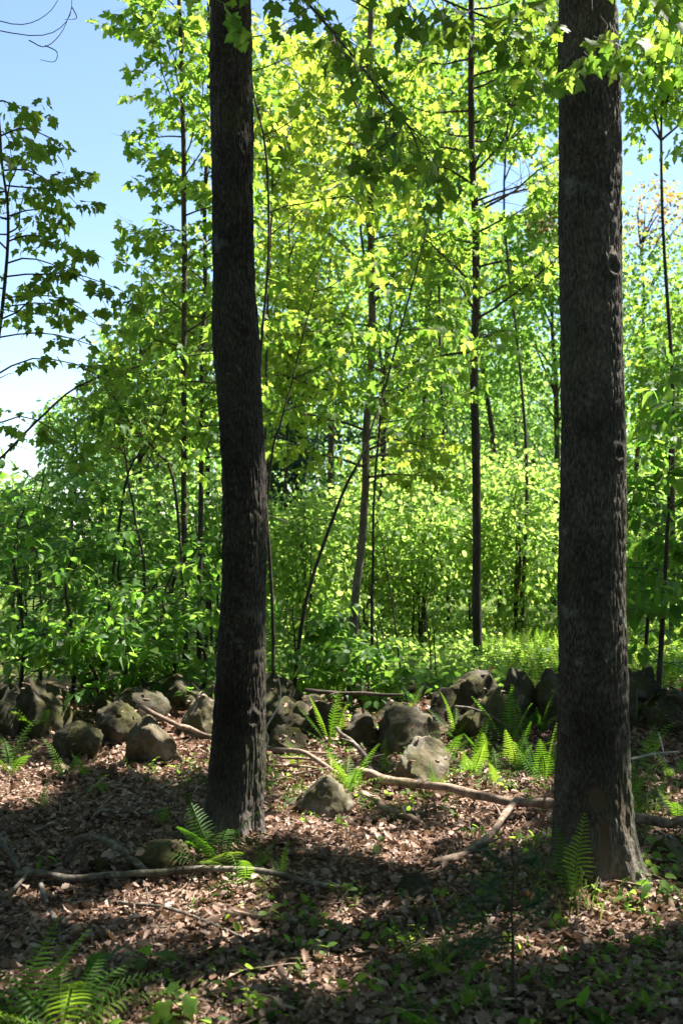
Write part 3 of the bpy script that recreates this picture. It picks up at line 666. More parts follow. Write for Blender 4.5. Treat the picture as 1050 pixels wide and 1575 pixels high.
for (x0, x1, x2, yt, lab) in [(622, 606, 578, 790, 'bare thin stem leaning left, longest of the bare stems'), (596, 590, 573, 900, 'bare thin stem leaning left, beside the longest bare stem'), (590, 580, 568, 930, 'shortest of the bare leaning stems'),
                              (663, 660, 652, 930, 'bare upright twig standing in the fern bed'), (672, 668, 664, 950, 'bare short twig beside the upright one in the fern bed')]:
    b = foot(x0, 9.0); th_ = thing('bare_sapling', b, lab, 'sapling', 'bare stems in the middle')
    stem_object(th_, b, [b, at(x1, 950 if yt < 900 else 990, 9.0), at(x2, yt, 9.0)], .013 if yt < 880 else .009, .004, 'dark_twig', 14, 6, 'stem')
    g = Geo()
    for k in range(3):
        p = at(x1 + (x2 - x1) * (.3 + .2 * k), yt + 60 - 20 * k, 9.0); g.tube(limb_path(p, (rng.normal(0, .6), rng.normal(0, .3), .8), .25, 4, 0, .2), [.004, .003, .002, .0015], 4)
        break
    obj('twig', g.mesh('twig', M['dark_twig'], b, True), th_)

# the maple at the left edge, its leaves against the sky
lb = foot(-60, 6.2)
sapling('young maple at the left edge with its leaves dark against the sky', [lb, at(-40, 760, 6.2), at(-8, 560, 6.2), at(8, 440, 6.2), at(14, 330, 6.2), at(2, 230, 6.2), at(-6, 100, 6.2)], .016, .005,
        [(.24, 75, .8, .6), (.31, 100, 1.0, .8), (.38, 60, .9, .3), (.42, 95, 1.3, .7), (.47, 50, .8, .3), (.52, 80, 1.45, .5), (.55, 120, .8, .3), (.60, 70, 1.3, .8), (.66, 85, 1.1, .4), (.69, 150, .7, .4), (.74, 65, .9, .2), (.78, 100, .9, .6), (.86, 70, .8, .2), (.93, 95, .7, .4), (.45, 30, .9, .5), (.62, 20, .8, .5), (.8, 140, .6, .2)] + auto_branches(14, .38, .98, .9, .6, .4, 270, 80),
        None, 'maple', 'maple_dark', group='maples at the picture edges', n_parts=300, size=.066, hang=.8, spread=.6, rise=-.13, wob=.2, start=.08, n_tw=5.5, tw_len=.28, keep=lambda x, y: (y > 120) & (x < 290) & ~((y < 330) & (x > 160)))
b = at(-60, 100, 5.5); bt = thing('bare_bough', b, 'bare thin twigs hanging into the sky at the upper corner', 'twig'); g = Geo()
for path in [[(-40, 20), (30, 38), (75, 20), (100, -20)], [(-40, 40), (60, 55), (105, 30), (112, -20)], [(45, 62), (70, 72), (95, 50), (112, 10)], [(70, 70), (88, 80), (84, 95), (62, 92)], [(112, 12), (118, 28), (100, 30)]]:
    g.tube(smooth_path([at(px, py, 5.5) for px, py in path], 12), np.linspace(.0035, .0015, 12), 4)
tag(obj('twig', g.mesh('twig', M['dark_twig'], b, True), bt), kind='stuff')
# long low branch crossing the left side
sapling('slanting dark branch of a leaning sapling crossing the lower left sky', [foot(-160, 8.4), at(-60, 760, 8.4), at(0, 706, 8.4), at(60, 645, 8.4), at(130, 590, 8.4), at(250, 556, 8.4), at(330, 545, 8.4)], .014, .005,
        [(.55, 330, .6, .3), (.65, 30, .6, .3), (.72, 60, .6, .2), (.8, 330, .6, .3), (.88, 80, .6, .2), (.95, 60, .5, .2), (.6, 100, .5, -.1)], None, 'maple_small', 'maple', group=GS, n_parts=120, size=.075, keep=lambda x, y: (y > 540) & ~((x < 120) & (y < 590)))
for (px, d, path, lab) in [(292, 8.8, [(270, 760), (235, 690), (195, 640), (170, 600)], 'dark sapling stem leaning left behind the leafy beech'), (150, 9.2, [(190, 760), (222, 690), (245, 650), (262, 610)], 'dark sapling stem leaning right across the beech leaves'), (228, 8.6, [(222, 880), (208, 800), (195, 725), (188, 660)], 'thin upright dark stem among the beech leaves')]:
    b = foot(px, d); pp = [b] + [at(x, y, d) for x, y in path]
    sapling(lab, pp, .014, .006, auto_branches(7, .5, .98, .7, .6), None, 'maple_small', 'maple', group=GS, n_parts=60, size=.08, keep=lambda x, y: not_sky(x, y) & (y > 540))

# ================================================================== LEAFY BEECH BUSHES BEHIND THE WALL ON THE LEFT
GB = 'beech bushes behind the wall'
for (px, d, topy, r, lab, npt) in [(30, 8.6, 770, 1.0, 'beech bush at the left edge behind the biggest wall stone', 170), (110, 8.2, 850, .95, 'beech bush with bright sprays drooping over the wall stones', 200), (190, 8.9, 800, 1.0, 'tall beech bush left of the dark trunk, middle of its row', 170),
                                (262, 8.3, 880, .85, 'beech bush with bright layered sprays next to the dark trunk', 200), (60, 9.6, 720, 1.15, 'tallest beech bush at the left, behind the others', 130), (310, 9.2, 900, .8, 'beech bush half hidden behind the dark trunk', 120), (-60, 8.0, 800, .95, 'beech bush cut off by the left edge', 100), (215, 7.9, 1000, .6, 'low beech spray hanging over the leaning lit stone', 120), (145, 7.9, 1010, .6, 'low beech spray between two wall stones at the left', 120)]:
    b = foot(px, d); h = at(px, topy, d)[2]
    sapling(lab, [b, b + [.04, -.02, h * .4], b + [-.05, .0, h * .75], b + [.03, 0, h]], .020, .006, auto_branches(int(8 + 5 * h), .12, .99, r, r * .55, .10), None, 'ovate', 'beech', group=GB, n_parts=npt, size=.098, name='beech_bush', hang=.22, spread=.4, n_tw=7, tw_len=.36, cat='bush')
for (px, d, topy, r, lab, npt) in [(1010, 7.6, 640, .65, 'shaded leafy bush at the right edge beside the thick trunk', 180), (1075, 8.4, 560, .9, 'taller shaded bush cut off by the right edge', 130), (985, 9.0, 800, .7, 'low shaded bush just right of the thick trunk', 120)]:
    b = foot(px, d); h = at(px, topy, d)[2]
    sapling(lab, [b, b + [.06, 0, h * .4], b + [.1, 0, h * .75], b + [.16, 0, h]], .022, .007, auto_branches(int(9 + 5 * h), .2, .99, r, r * .6, .15), None, 'ovate', 'beech', group='bushes at the right edge', n_parts=npt, size=.115, name='leafy_bush', hang=.35, spread=.5, n_tw=9, tw_len=.34, cat='bush')
for (px, d, topy, r, lab, npt) in [(450, 8.4, 940, .55, 'low dark-leaved bush right behind the wall, beside the dark trunk', 160), (520, 8.9, 975, .45, 'small low bush behind the wall under the leaning sapling', 120), (560, 8.0, 1035, .3, 'very small leafy sprout behind the wall gap', 60), (655, 8.3, 1060, .3, 'leafy sprout on top of the low wall gap', 60)]:
    b = foot(px, d); h = max(.25, at(px, topy, d)[2])
    sapling(lab, [b, b + [.03, 0, h * .5], b + [0, 0, h]], .012, .005, auto_branches(int(7 + 6 * h), .15, .99, r, r * .6, .25), None, 'ovate', 'beech', group='low bushes behind the wall', n_parts=npt, size=.095, name='low_bush', hang=.3, spread=.5, n_tw=11, tw_len=.25, cat='bush')

# ================================================================== SUNLIT THICKET AND WOODS BEHIND
def E(px, py, d, rpx, rpy, rd, share=1.0):
    k = d / FPX; return (at(px, py, d), (rpx * k, rd, rpy * k), share)
GT = 'sunlit bushes behind the fern bed'
for (px, d, crown, lab, m, n) in [
        (470, 13.0, [E(465, 880, 13, 80, 110, .9)], 'sunlit bush left of the pale grey sapling', 'fresh', 80), (545, 14.5, [E(540, 830, 14.5, 80, 110, 1.0)], 'sunlit bush behind the pale grey sapling', 'fresh', 80), (640, 14.0, [E(640, 850, 14, 85, 130, 1.0)], 'bright rounded bush right of the pale grey sapling', 'fresh', 100),
        (720, 15.5, [E(715, 810, 15.5, 85, 110, 1.0)], 'bright bush behind the straight dark sapling', 'fresh', 90), (795, 14.2, [E(800, 840, 14.2, 80, 130, 1.0)], 'bright bush between the straight sapling and the thick trunk', 'fresh', 100), (870, 15.5, [E(870, 830, 15.5, 80, 120, 1.0)], 'sunlit bush hidden mostly by the thick trunk', 'fresh', 70),
        (600, 17.0, [E(590, 760, 17, 100, 90, 1.2)], 'taller pale bush in the middle, behind the bright ones', 'fresh', 90), (770, 17.5, [E(770, 750, 17.5, 100, 90, 1.2)], 'taller pale bush behind the straight dark sapling', 'fresh', 90), (430, 16.5, [E(440, 800, 16.5, 80, 100, 1.2)], 'tall pale bush beside the dark trunk', 'fresh', 80),
        (985, 14.5, [E(990, 830, 14.5, 70, 140, 1.0)], 'sunlit bush at the right edge behind the shaded one', 'fresh', 70), (1060, 16.0, [E(1065, 780, 16, 80, 140, 1.0)], 'sunlit bush cut off by the right edge', 'fresh', 60),
        (250, 12.8, [E(245, 830, 12.8, 80, 120, 1.0)], 'bush behind the beeches left of the dark trunk', 'far', 70), (150, 13.5, [E(140, 820, 13.5, 90, 100, 1.0)], 'bush behind the beeches at the left', 'far', 70), (40, 13.8, [E(30, 830, 13.8, 90, 80, 1.0)], 'bush behind the beeches at the left edge', 'far', 60), (330, 13.0, [E(345, 800, 13, 60, 150, 1.0)], 'bush hidden mostly by the dark trunk', 'far', 60)]:
    mix = (('round', .085, m), ('ovate', .095, m), ('maple_small', .088, 'maple_gold' if m == 'fresh' else m), ('diamond', .075, m), ('round', .07, 'far'))[int(px) % 5]
    tree(lab, foot(px, d), at(px, 760, d)[2], .022, crown, mix[2], 'bark_thin', mix[0], mix[1], int(n * .6), 54, .40, 'bush', GT, limbs=14, fork=5, cat='bush', shell=.3, spread=.9, hang=.35)
GF = 'trees behind the thicket'
for (px, d, h, r, crown, lab, m, sh, sz, n, pr, R, tm) in [
        (215, 15, 6.5, .05, [E(225, 600, 15, 75, 130, 1.1, .7), E(285, 480, 15, 55, 90, 1.0, .4)], 'sunlit tree whose crown slopes up against the sky at the left', 'maple_gold', 'maple_small', .10, 90, 60, .55, None),
        (110, 15.5, 4.5, .04, [E(120, 680, 15.5, 70, 80, 1.0)], 'small tree under the open sky at the left', 'far', 'maple_small', .09, 60, 60, .5, None),
        (20, 17, 4.0, .04, [E(20, 765, 17, 60, 45, 1.0)], 'low tree at the left edge below the open sky', 'far', 'diamond', .10, 45, 60, .5, None),
        (560, 15.5, 11, .035, [E(560, 130, 15.5, 110, 170, 1.3)], 'tall slim maple reaching the top edge behind the pale grey sapling', 'maple_gold', 'maple_small', .10, 95, 60, .55, None),
        (690, 16.5, 11, .035, [E(695, 120, 16.5, 110, 180, 1.3)], 'tall slim maple reaching the top edge behind the straight dark sapling', 'maple', 'maple_small', .10, 100, 60, .55, None),
        (800, 14, 10, .03, [E(815, 90, 14, 80, 120, 1.2)], 'tall slim maple behind the upper part of the thick trunk', 'maple', 'maple_small', .10, 75, 55, .5, None),
        (420, 15, 10, .03, [E(425, 170, 15, 60, 150, 1.1)], 'slim maple with bright leaves beside the upper dark trunk', 'maple_gold', 'maple_small', .10, 70, 55, .5, None),
        (1030, 13, 9, .04, [E(1035, 90, 13, 80, 130, 1.0)], 'slim maple filling the upper corner right of the thick trunk', 'maple', 'maple_small', .10, 60, 55, .5, None),
        (320, 18, 9, .06, [E(330, 560, 18, 80, 200, 1.5)], 'tree behind the dark trunk', 'far', 'maple_small', .10, 100, 60, .65, None),
        (440, 17, 9, .04, [E(440, 420, 17, 80, 240, 1.5)], 'tall tree right beside the dark trunk, bright yellow-green', 'maple_gold', 'maple_small', .10, 120, 65, .6, None),
        (500, 23, 13, .09, [E(490, 400, 23, 90, 280, 2.0)], 'far tall tree left of the pale grey sapling', 'far', 'diamond', .12, 150, 75, .85, None),
        (640, 19, 10, .05, [E(640, 340, 19, 90, 290, 1.7)], 'tall bright tree between the two middle saplings', 'maple', 'maple_small', .105, 150, 65, .7, None),
        (600, 27, 14, .10, [E(610, 420, 27, 120, 290, 2.2)], 'far dense tree behind the pale grey sapling', 'far', 'diamond', .13, 150, 75, 1.0, None),
        (745, 24, 12, .09, [E(745, 470, 24, 95, 210, 2.0)], 'far dense tree behind the straight dark sapling', 'far', 'diamond', .12, 140, 75, .85, None),
        (850, 21, 11, .08, [E(860, 470, 21, 110, 230, 1.8, .8), E(845, 370, 20, 60, 110, 1.2, .35)], 'tree with russet top beyond the thick trunk', 'far', 'maple_small', .115, 150, 65, .75, 'russet'),
        (985, 22, 11, .08, [E(1000, 470, 22, 75, 210, 1.6)], 'tree with reddish new leaves right of the thick trunk', 'far', 'diamond', .115, 110, 65, .75, 'russet'),
        (1060, 17, 8, .06, [E(1050, 560, 17, 70, 180, 1.4)], 'green tree at the right edge behind the bushes', 'maple', 'maple_small', .10, 100, 60, .6, None),
        (790, 30, 9, .09, [E(800, 640, 30, 100, 120, 2.2)], 'far low tree left of the thick trunk', 'far', 'diamond', .13, 90, 70, 1.0, None),
        (690, 32, 10, .10, [E(690, 620, 32, 110, 140, 2.2)], 'far low tree in the middle distance', 'far', 'diamond', .13, 90, 70, 1.0, None),
        (420, 30, 12, .10, [E(410, 560, 30, 110, 200, 2.2)], 'far tree partly covered by the dark trunk', 'far', 'diamond', .13, 110, 70, 1.0, None),
        (930, 32, 12, .10, [E(930, 600, 32, 120, 170, 2.2)], 'far tree hidden mostly by the thick trunk', 'far', 'diamond', .13, 90, 70, 1.0, None),
        (1050, 30, 11, .10, [E(1060, 640, 30, 90, 160, 2.2)], 'far tree at the right edge', 'far', 'diamond', .13, 80, 70, 1.0, None),
        (240, 28, 9, .08, [E(240, 700, 28, 100, 90, 2.2)], 'far low tree left of the dark trunk', 'far', 'diamond', .13, 80, 70, 1.0, None)]:
    tree(lab, foot(px, d), h, r, crown, m, 'bark_thin', sh, sz, int(n * .85), int(pr * .85), R, 'woodland_tree', GF, limbs=16, top_mat=tm, shell=.4,
         keep=lambda x, y, P: ~((x < 140) & (y < 610)) & ~((x < 60) & (y < 730)) & ~((x > 440) & (x < 550) & (y < 50)) & ~((x > 752) & (x < 812) & (y > 250) & (y < 325)) & ~((x > 1000) & (y > 190) & (y < 250)))
# the maple crown at the upper right corner
tree('maple at the upper right corner with leaves hanging past the thick trunk', foot(1180, 7.6), 8, .06, [E(1075, 120, 7.6, 120, 200, .9)], 'maple', 'bark_thin', 'maple_small', .095, 34, 42, .36, 'maple_tree', 'maples at the picture edges', limbs=12, hang=.6, shell=.3, n_parts=240, keep=lambda x, y, P: shade_keep(x, y, P, False))
# dark pines standing far back
for (px, d, h, lab) in [(460, 26, 9.5, 'dark pine far back beside the dark trunk'), (668, 36, 12, 'dark pine far back between the middle saplings'), (700, 38, 11, 'dark pine far back, right of the other'), (808, 34, 9, 'dark pine far back by the thick trunk')]:
    b = foot(px, d); t0 = thing('pine_tree', b, lab, 'tree', 'pines far back'); stem_object(t0, b, [b, b + [0, 0, h * .5], b + [.1, 0, h]], .13, .03, 'bark_thin', 14, 8)
    P, O = [], []
    for k in range(26):
        zz = h * (.12 + .86 * k / 26); L = (h - zz) * .26 + .4
        for a in rng.random(4) * 6.28:
            dd = np.array([math.cos(a), math.sin(a), .12]); n = int(L * 70); s = rng.random(n)
            P.append(b + [0, 0, zz] + dd * (s * L)[:, None] + rng.normal(0, .10, (n, 3))); O.append(nz(dd + rng.normal(0, .5, (n, 3))))
    P = np.concatenate(P); O = np.concatenate(O); tip, nrm = frames(P, O, 0, .8); add_leaves(t0, b, 'diamond', 'needle', P, tip, nrm, rng.uniform(.12, .2, len(P)), name='crown')
# woods too far away to tell the trees apart
g = Geo(); n = 26000
px = rng.uniform(150, 1150, n); d = rng.uniform(38, 60, n); zt = 1.5 + rng.random(n) ** .7 * (4.5 + 5.5 * noise(px * .012, d * .1, 0, 55))
P = np.stack([(px - 525) / FPX * d, d, zt], -1); tip, nrm = frames(P, nz(rng.normal(0, 1, (n, 3))), .3, .7)
V, F, t = leaf_geo('diamond', P, tip, nrm, rng.uniform(.2, .42, n)); tag(obj('distant_woods', mesh_from('distant_woods', V, F, M['far'], t)), 'leafy green mass of the distant woods behind all the trees', 'woods', kind='stuff')
P[:, 2] = rng.random(n) * 2.2; P[:, 1] = rng.uniform(19, 40, n); P[:, 0] = (rng.uniform(-150, 1200, n) - 525) / FPX * P[:, 1]
V, F, t = leaf_geo('diamond', P, tip, nrm, rng.uniform(.1, .2, n)); tag(obj('undergrowth', mesh_from('undergrowth', V, F, M['far'], t)), 'low green undergrowth on the floor of the woods', 'undergrowth', kind='stuff')

# ================================================================== THE STONE WALL AND LOOSE STONES
def icosphere(sub):
    t = (1 + 5 ** .5) / 2
    V = [(-1, t, 0), (1, t, 0), (-1, -t, 0), (1, -t, 0), (0, -1, t), (0, 1, t), (0, -1, -t), (0, 1, -t), (t, 0, -1), (t, 0, 1), (-t, 0, -1), (-t, 0, 1)]
    F = [(0, 11, 5), (0, 5, 1), (0, 1, 7), (0, 7, 10), (0, 10, 11), (1, 5, 9), (5, 11, 4), (11, 10, 2), (10, 7, 6), (7, 1, 8), (3, 9, 4), (3, 4, 2), (3, 2, 6), (3, 6, 8), (3, 8, 9), (4, 9, 5), (2, 4, 11), (6, 2, 10), (8, 6, 7), (9, 8, 1)]
    V = [tuple(nz(v)) for v in V]
    for _ in range(sub):
        c = {}; N = []
        def mid(a, b):
            k = (min(a, b), max(a, b))
            if k not in c: V.append(tuple(nz(np.add(V[a], V[b])))); c[k] = len(V) - 1
            return c[k]
        for a, b, d in F:
            x, y, z = mid(a, b), mid(b, d), mid(d, a); N += [(a, x, z), (b, y, x), (d, z, y), (x, y, z)]
        F = N
    return np.array(V), np.array(F)
ICO = icosphere(4); ICO3 = icosphere(3)

def stone_mesh(w, dp, h, seed, mat, ico=None, facets=9):
    V, F = ico or ICO; r = np.random.default_rng(seed); P = V.copy()
    for _ in range(facets):                                   # knock flat faces off the ball
        n = nz(r.normal(0, 1, 3) * [1, 1, .9]); c = r.uniform(.42, .8); s = P @ n; P = P - np.clip(s - c, 0, None)[:, None] * n * .98
    o = seed * 3.7
    k = 1 + .24 * (noise(V[:, 0] * 1.6 + o, V[:, 1] * 1.6, V[:, 2] * 1.6, 41) - .5) + .17 * (noise(V[:, 0] * 4 + o, V[:, 1] * 4, V[:, 2] * 4, 42) - .5) + .09 * (noise(V[:, 0] * 10 + o, V[:, 1] * 10, V[:, 2] * 10, 43) - .5) + .035 * (noise(V[:, 0] * 24 + o, V[:, 1] * 24, V[:, 2] * 24, 44) - .5)
    P = P * k[:, None]; P = P - (P.max(0) + P.min(0)) / 2; P = P / np.ptp(P, axis=0) * np.array([w, dp, h])
    return mesh_from('stone', P, F, M[mat], None, True)

def stone(parent, px0, px1, py0, py1, mat, seed, d=None, label=None, name='stone', depth=.85, rot=0, sink=.42, facets=11):
    """a stone seen between those pixel columns and rows; stands on the floor unless d says how far off it lies on others"""
    cx = (px0 + px1) / 2
    if d is None: d = ground(cx, py1 - 3)[1] + .0
    k = d / FPX; w, h = (px1 - px0) * k, (py1 - py0) * k; w *= 1.04
    c = at(cx, (py0 + py1) / 2, d); c[1] += w * depth / 2 * .6; c[2] -= h * sink / 2
    o = obj(name, stone_mesh(w, w * depth, h * (1 + sink), seed, mat, None, facets), parent); o.location = tuple(c); o.rotation_euler = (0, 0, rot)
    if label: o['label'] = label
    return o

wall = thing('stone_wall', (0, 7.5, 0), 'tumbled field stone wall crossing behind the two big trunks', 'wall')
WALL = [(22, 112, 1045, 1138, 'stone', 3, None, 'biggest grey stone at the left'), (80, 152, 1113, 1176, 'stone', 5, None, None), (-30, 45, 1060, 1140, 'stone', 6, None, None), (140, 218, 1082, 1150, 'stone', 8, None, None),
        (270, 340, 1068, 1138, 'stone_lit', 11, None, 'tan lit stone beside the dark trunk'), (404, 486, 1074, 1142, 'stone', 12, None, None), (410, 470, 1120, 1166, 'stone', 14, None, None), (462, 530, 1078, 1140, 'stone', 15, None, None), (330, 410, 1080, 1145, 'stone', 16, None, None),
        (524, 592, 1098, 1152, 'stone', 17, None, None), (574, 680, 1092, 1166, 'stone', 19, None, 'dark slanting stone behind the lit one'), (742, 838, 1030, 1125, 'stone', 21, None, 'dark stone crowning the right stretch'), (688, 756, 1040, 1105, 'stone', 22, None, None),
        (702, 804, 1060, 1146, 'stone_moss', 23, None, 'rounded mossy dark stone'), (826, 884, 1030, 1120, 'stone', 24, None, None), (950, 982, 1026, 1120, 'stone', 26, None, None), (985, 1060, 1085, 1132, 'stone', 27, None, None), (1030, 1110, 1060, 1125, 'stone', 28, None, None), (880, 960, 1050, 1125, 'stone', 29, None, None)]
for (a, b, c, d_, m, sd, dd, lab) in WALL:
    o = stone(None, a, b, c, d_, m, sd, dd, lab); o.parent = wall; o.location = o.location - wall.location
for k in range(44):                                            # rubble and half-buried stones between and behind the big ones
    x = -3.5 + (k % 22) * .33 + rng.uniform(-.14, .14); y = (7.55 if k < 22 else 7.95) + rng.uniform(-.15, .25); w = rng.uniform(.2, .46); h = w * rng.uniform(.6, .85)
    o = obj('stone', stone_mesh(w, w * .8, h, 60 + k, 'stone', ICO3), wall); o.location = (x, y - 7.5, float(gz(x, y)) + h * rng.uniform(.12, .3)); o.rotation_euler = (rng.normal(0, .2), rng.normal(0, .2), rng.random() * 3)
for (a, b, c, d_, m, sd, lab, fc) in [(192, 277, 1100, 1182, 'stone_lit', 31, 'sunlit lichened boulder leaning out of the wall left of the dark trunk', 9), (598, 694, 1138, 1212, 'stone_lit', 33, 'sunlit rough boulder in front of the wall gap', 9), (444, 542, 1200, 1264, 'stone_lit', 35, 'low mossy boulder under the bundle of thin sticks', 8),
                                 (190, 290, 1296, 1350, 'stone_moss', 37, 'flat moss-covered boulder behind the long thin log', 5), (130, 172, 1322, 1350, 'stone', 38, 'small grey boulder under the arched branch', 6), (598, 668, 1350, 1388, 'stone', 39, 'low grey boulder half sunk in the dead leaves', 5), (1004, 1066, 1290, 1338, 'stone_moss', 40, 'moss-covered boulder at the right edge below the log', 5)]:
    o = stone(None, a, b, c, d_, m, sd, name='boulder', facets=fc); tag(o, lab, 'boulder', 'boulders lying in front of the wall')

# ================================================================== FALLEN LOGS, BRANCHES AND STICKS
GK = 'fallen wood on the forest floor'
def stick(label, pts, w, mat, name='fallen_branch', lift=0.0, taper=.6, side=(), k=9, cat='branch'):
    """pts: pixels where it lies on the floor, or (px, py, metres above that spot)"""
    W = []
    for p in pts:
        if len(p) == 2: q_ = ground(*p)
        else:
            q_ = ground(p[0], p[1]) + np.array([0, 0, p[2]])
        W.append(q_)
    W = np.array(W); dm = W[:, 1].mean(); r = w / FPX * dm / 2
    W[:, 2] += r * .7 + lift + .022
    L = np.linalg.norm(np.diff(W, axis=0), axis=1).sum(); n = int(max(14, min(70, L / .03)))
    path = smooth_path(W, n); jit = (np.stack([noise(np.arange(n) * .22, W[0, 0] * 9, c * 7.0, 51 + c) for c in range(3)], -1) - .5) * r * 1.4
    path = path + jit
    base = path[0].copy(); g = Geo(); g.tube(path, np.linspace(r, r * taper, n) * (1 + .25 * (noise(np.arange(n) * .35, W[0, 0] * 5, 2, 56) - .5)), k, rough=.2, seed=W[0, 0] * 9)
    if not side and name == 'fallen_branch': side = [(rng.uniform(.2, .5), (rng.normal(0, .6), -.4, .35), r * 7), (rng.uniform(.55, .9), (rng.normal(0, .6), .3, .5), r * 5)]
    if side or name == 'fallen_log':
        t0 = thing(name, base, label, cat, GK); obj('stem', g.mesh('stem', M[mat], base, True), t0)
        for (t, dvec, Ls) in side:
            p = path[int(t * (n - 1))]; g = Geo(); g.tube(limb_path(p, dvec, Ls, 7, -.02, .1), np.linspace(r * .5, r * .2, 7), 6, rough=.2); obj('side_branch', g.mesh('side_branch', M[mat], base, True), t0)
        if not side:
            g = Geo(); p = path[n // 2]; g.tube(limb_path(p, (.3, -.2, .6), r * 4, 4, 0, .1), np.linspace(r * .4, r * .25, 4), 6, rough=.2); obj('branch_stub', g.mesh('branch_stub', M[mat], base, True), t0)
    else:
        o = obj(name, g.mesh(name, M[mat], base, True)); o.location = tuple(base); tag(o, label, cat, GK)

stick('long tan log running to the right behind the thick trunk', [(548, 1206, .05), (600, 1220, .05), (700, 1240, .05), (800, 1258, .05), (860, 1266, .05), (965, 1280, .05), (1015, 1290, .05), (1060, 1298, .05)], 15, 'dead_wood', 'fallen_log', taper=.9, cat='log')
stick('long thin grey log lying across the lower left', [(26, 1366, .03), (120, 1370, .03), (250, 1364, .03), (380, 1363, .03), (450, 1371, .02), (516, 1382)], 12, 'dead_grey', 'fallen_log', taper=.6, side=[(.06, (-.05, -.5, -.1), .35)], cat='log')
stick('tan branch slanting down from the long log in the sunlight', [(665, 1340), (715, 1325), (755, 1298, .02), (795, 1258, .06)], 12, 'dead_wood', taper=.9)
stick('short pale branch standing out of the leaves behind the log', [(578, 1212), (570, 1200, .04), (545, 1195, .17), (516, 1175, .21)], 9, 'dead_grey', taper=.7)
stick('broken tan branch below the long log, beside the mossy boulder', [(556, 1232, .01), (600, 1252), (645, 1276)], 12, 'dead_wood', taper=.8)
stick('reddish lit branch leaning on the stones left of the dark trunk', [(210, 1180, .37), (260, 1178, .27), (300, 1172, .17), (345, 1165, .10)], 8, 'dead_wood', taper=.9, side=[(.75, (-.5, -.2, -.25), .22)])
stick('lit forked branch right of the dark trunk, above the sticks', [(402, 1185, .12), (440, 1188, .11), (475, 1198, .11), (520, 1206, .03)], 9, 'dead_wood', taper=.7, side=[(.55, (.6, -.1, -.12), .25)])
for (pts, w, lab) in [([(420, 1192, .03), (470, 1198, .05), (512, 1202, .04)], 4, 'thin stick in the bundle by the mossy boulder, uppermost'), ([(412, 1212), (460, 1206, .04), (505, 1205, .06)], 4.5, 'thin stick in the bundle by the mossy boulder, lowest'), ([(430, 1182, .04), (480, 1190, .06), (515, 1212, .04)], 5, 'thin stick in the bundle by the mossy boulder, crossing the others')]:
    stick(lab, pts, w, 'dead_wood', 'stick', taper=.6, cat='stick')
stick('arched bark-covered branch bowed over the small grey boulder', [(100, 1335), (120, 1338, .09), (150, 1340, .12), (185, 1346, .09), (212, 1352, .04), (230, 1358)], 14, 'dead_grey', taper=.75)
stick('grey branch end coming in from the left edge', [(-30, 1300, .05), (0, 1318, .05), (18, 1338, .03), (32, 1360, .01)], 10, 'dead_grey', taper=.8)
stick('grey curved stick hanging below the long thin log', [(62, 1378, .02), (80, 1412), (92, 1446), (94, 1462)], 9, 'dead_grey', taper=.7)
stick('thin dark branch with a side twig in the lower left sun patch', [(185, 1402, .01), (250, 1412, .02), (330, 1434), (380, 1460), (428, 1480)], 6, 'dead_grey', taper=.6, side=[(.2, (-.12, .35, .12), .16)])
stick('short thick tan branch in the lower left sun patch', [(350, 1420), (400, 1421), (462, 1432)], 13, 'dead_wood', taper=.7)
stick('thin pale stick pointing at the viewer beside the pine seedling', [(664, 1398, .03), (680, 1445, .01), (694, 1475)], 5, 'dead_grey', 'stick', cat='stick')
stick('thin stick at the bottom edge left of the pine seedling', [(742, 1580), (752, 1545), (760, 1515, .02)], 5, 'dead_grey', 'stick', cat='stick')
stick('short stick lying in the leaves at bottom middle', [(548, 1408), (582, 1428)], 5, 'dead_wood', 'stick', cat='stick')
stick('thin pale stick among the ferns at the right edge', [(968, 1196, .08), (1005, 1190, .1), (1040, 1186, .1)], 4, 'pale_twig', 'stick', cat='stick')
stick('pale twig crossing the other behind the right ferns', [(1012, 1160, .12), (1026, 1200, .02)], 3, 'pale_twig', 'stick', cat='stick')
stick('dark branch lying along the top of the low wall', [(470, 1128, .28), (540, 1130, .27), (620, 1132, .27)], 7, 'dark_twig', taper=.6)
stick('bent grey stick on the right dark wall stones', [(700, 1146, .25), (740, 1150, .22), (790, 1156, .12)], 4, 'dead_grey', 'stick', cat='stick')
stick('short tan stick in the right sun patch', [(870, 1438), (905, 1452)], 6, 'dead_wood', 'stick', cat='stick')
stick('tan stick beneath the slanting branch', [(650, 1352), (700, 1346), (735, 1350)], 5, 'dead_wood', 'stick', cat='stick')
stick('dark stick half buried behind the dark trunk shadow', [(150, 1255), (200, 1258), (260, 1254)], 8, 'dead_grey', 'stick', cat='stick')
b = ground(406, 1175)
g = Geo(); g.tube(smooth_path([at(404, 1165, b[1]), at(412, 1136, b[1]), at(409, 1120, b[1]), at(426, 1090, b[1]), at(432, 1066, b[1]), at(429, 1044, b[1])], 22), np.linspace(.009, .004, 22), 6, rough=.15)
o = obj('bare_vine', g.mesh('bare_vine', M['pale_twig'], b, True)); o.location = tuple(b); tag(o, 'pale bare vine twisting up the right side of the dark trunk', 'vine')

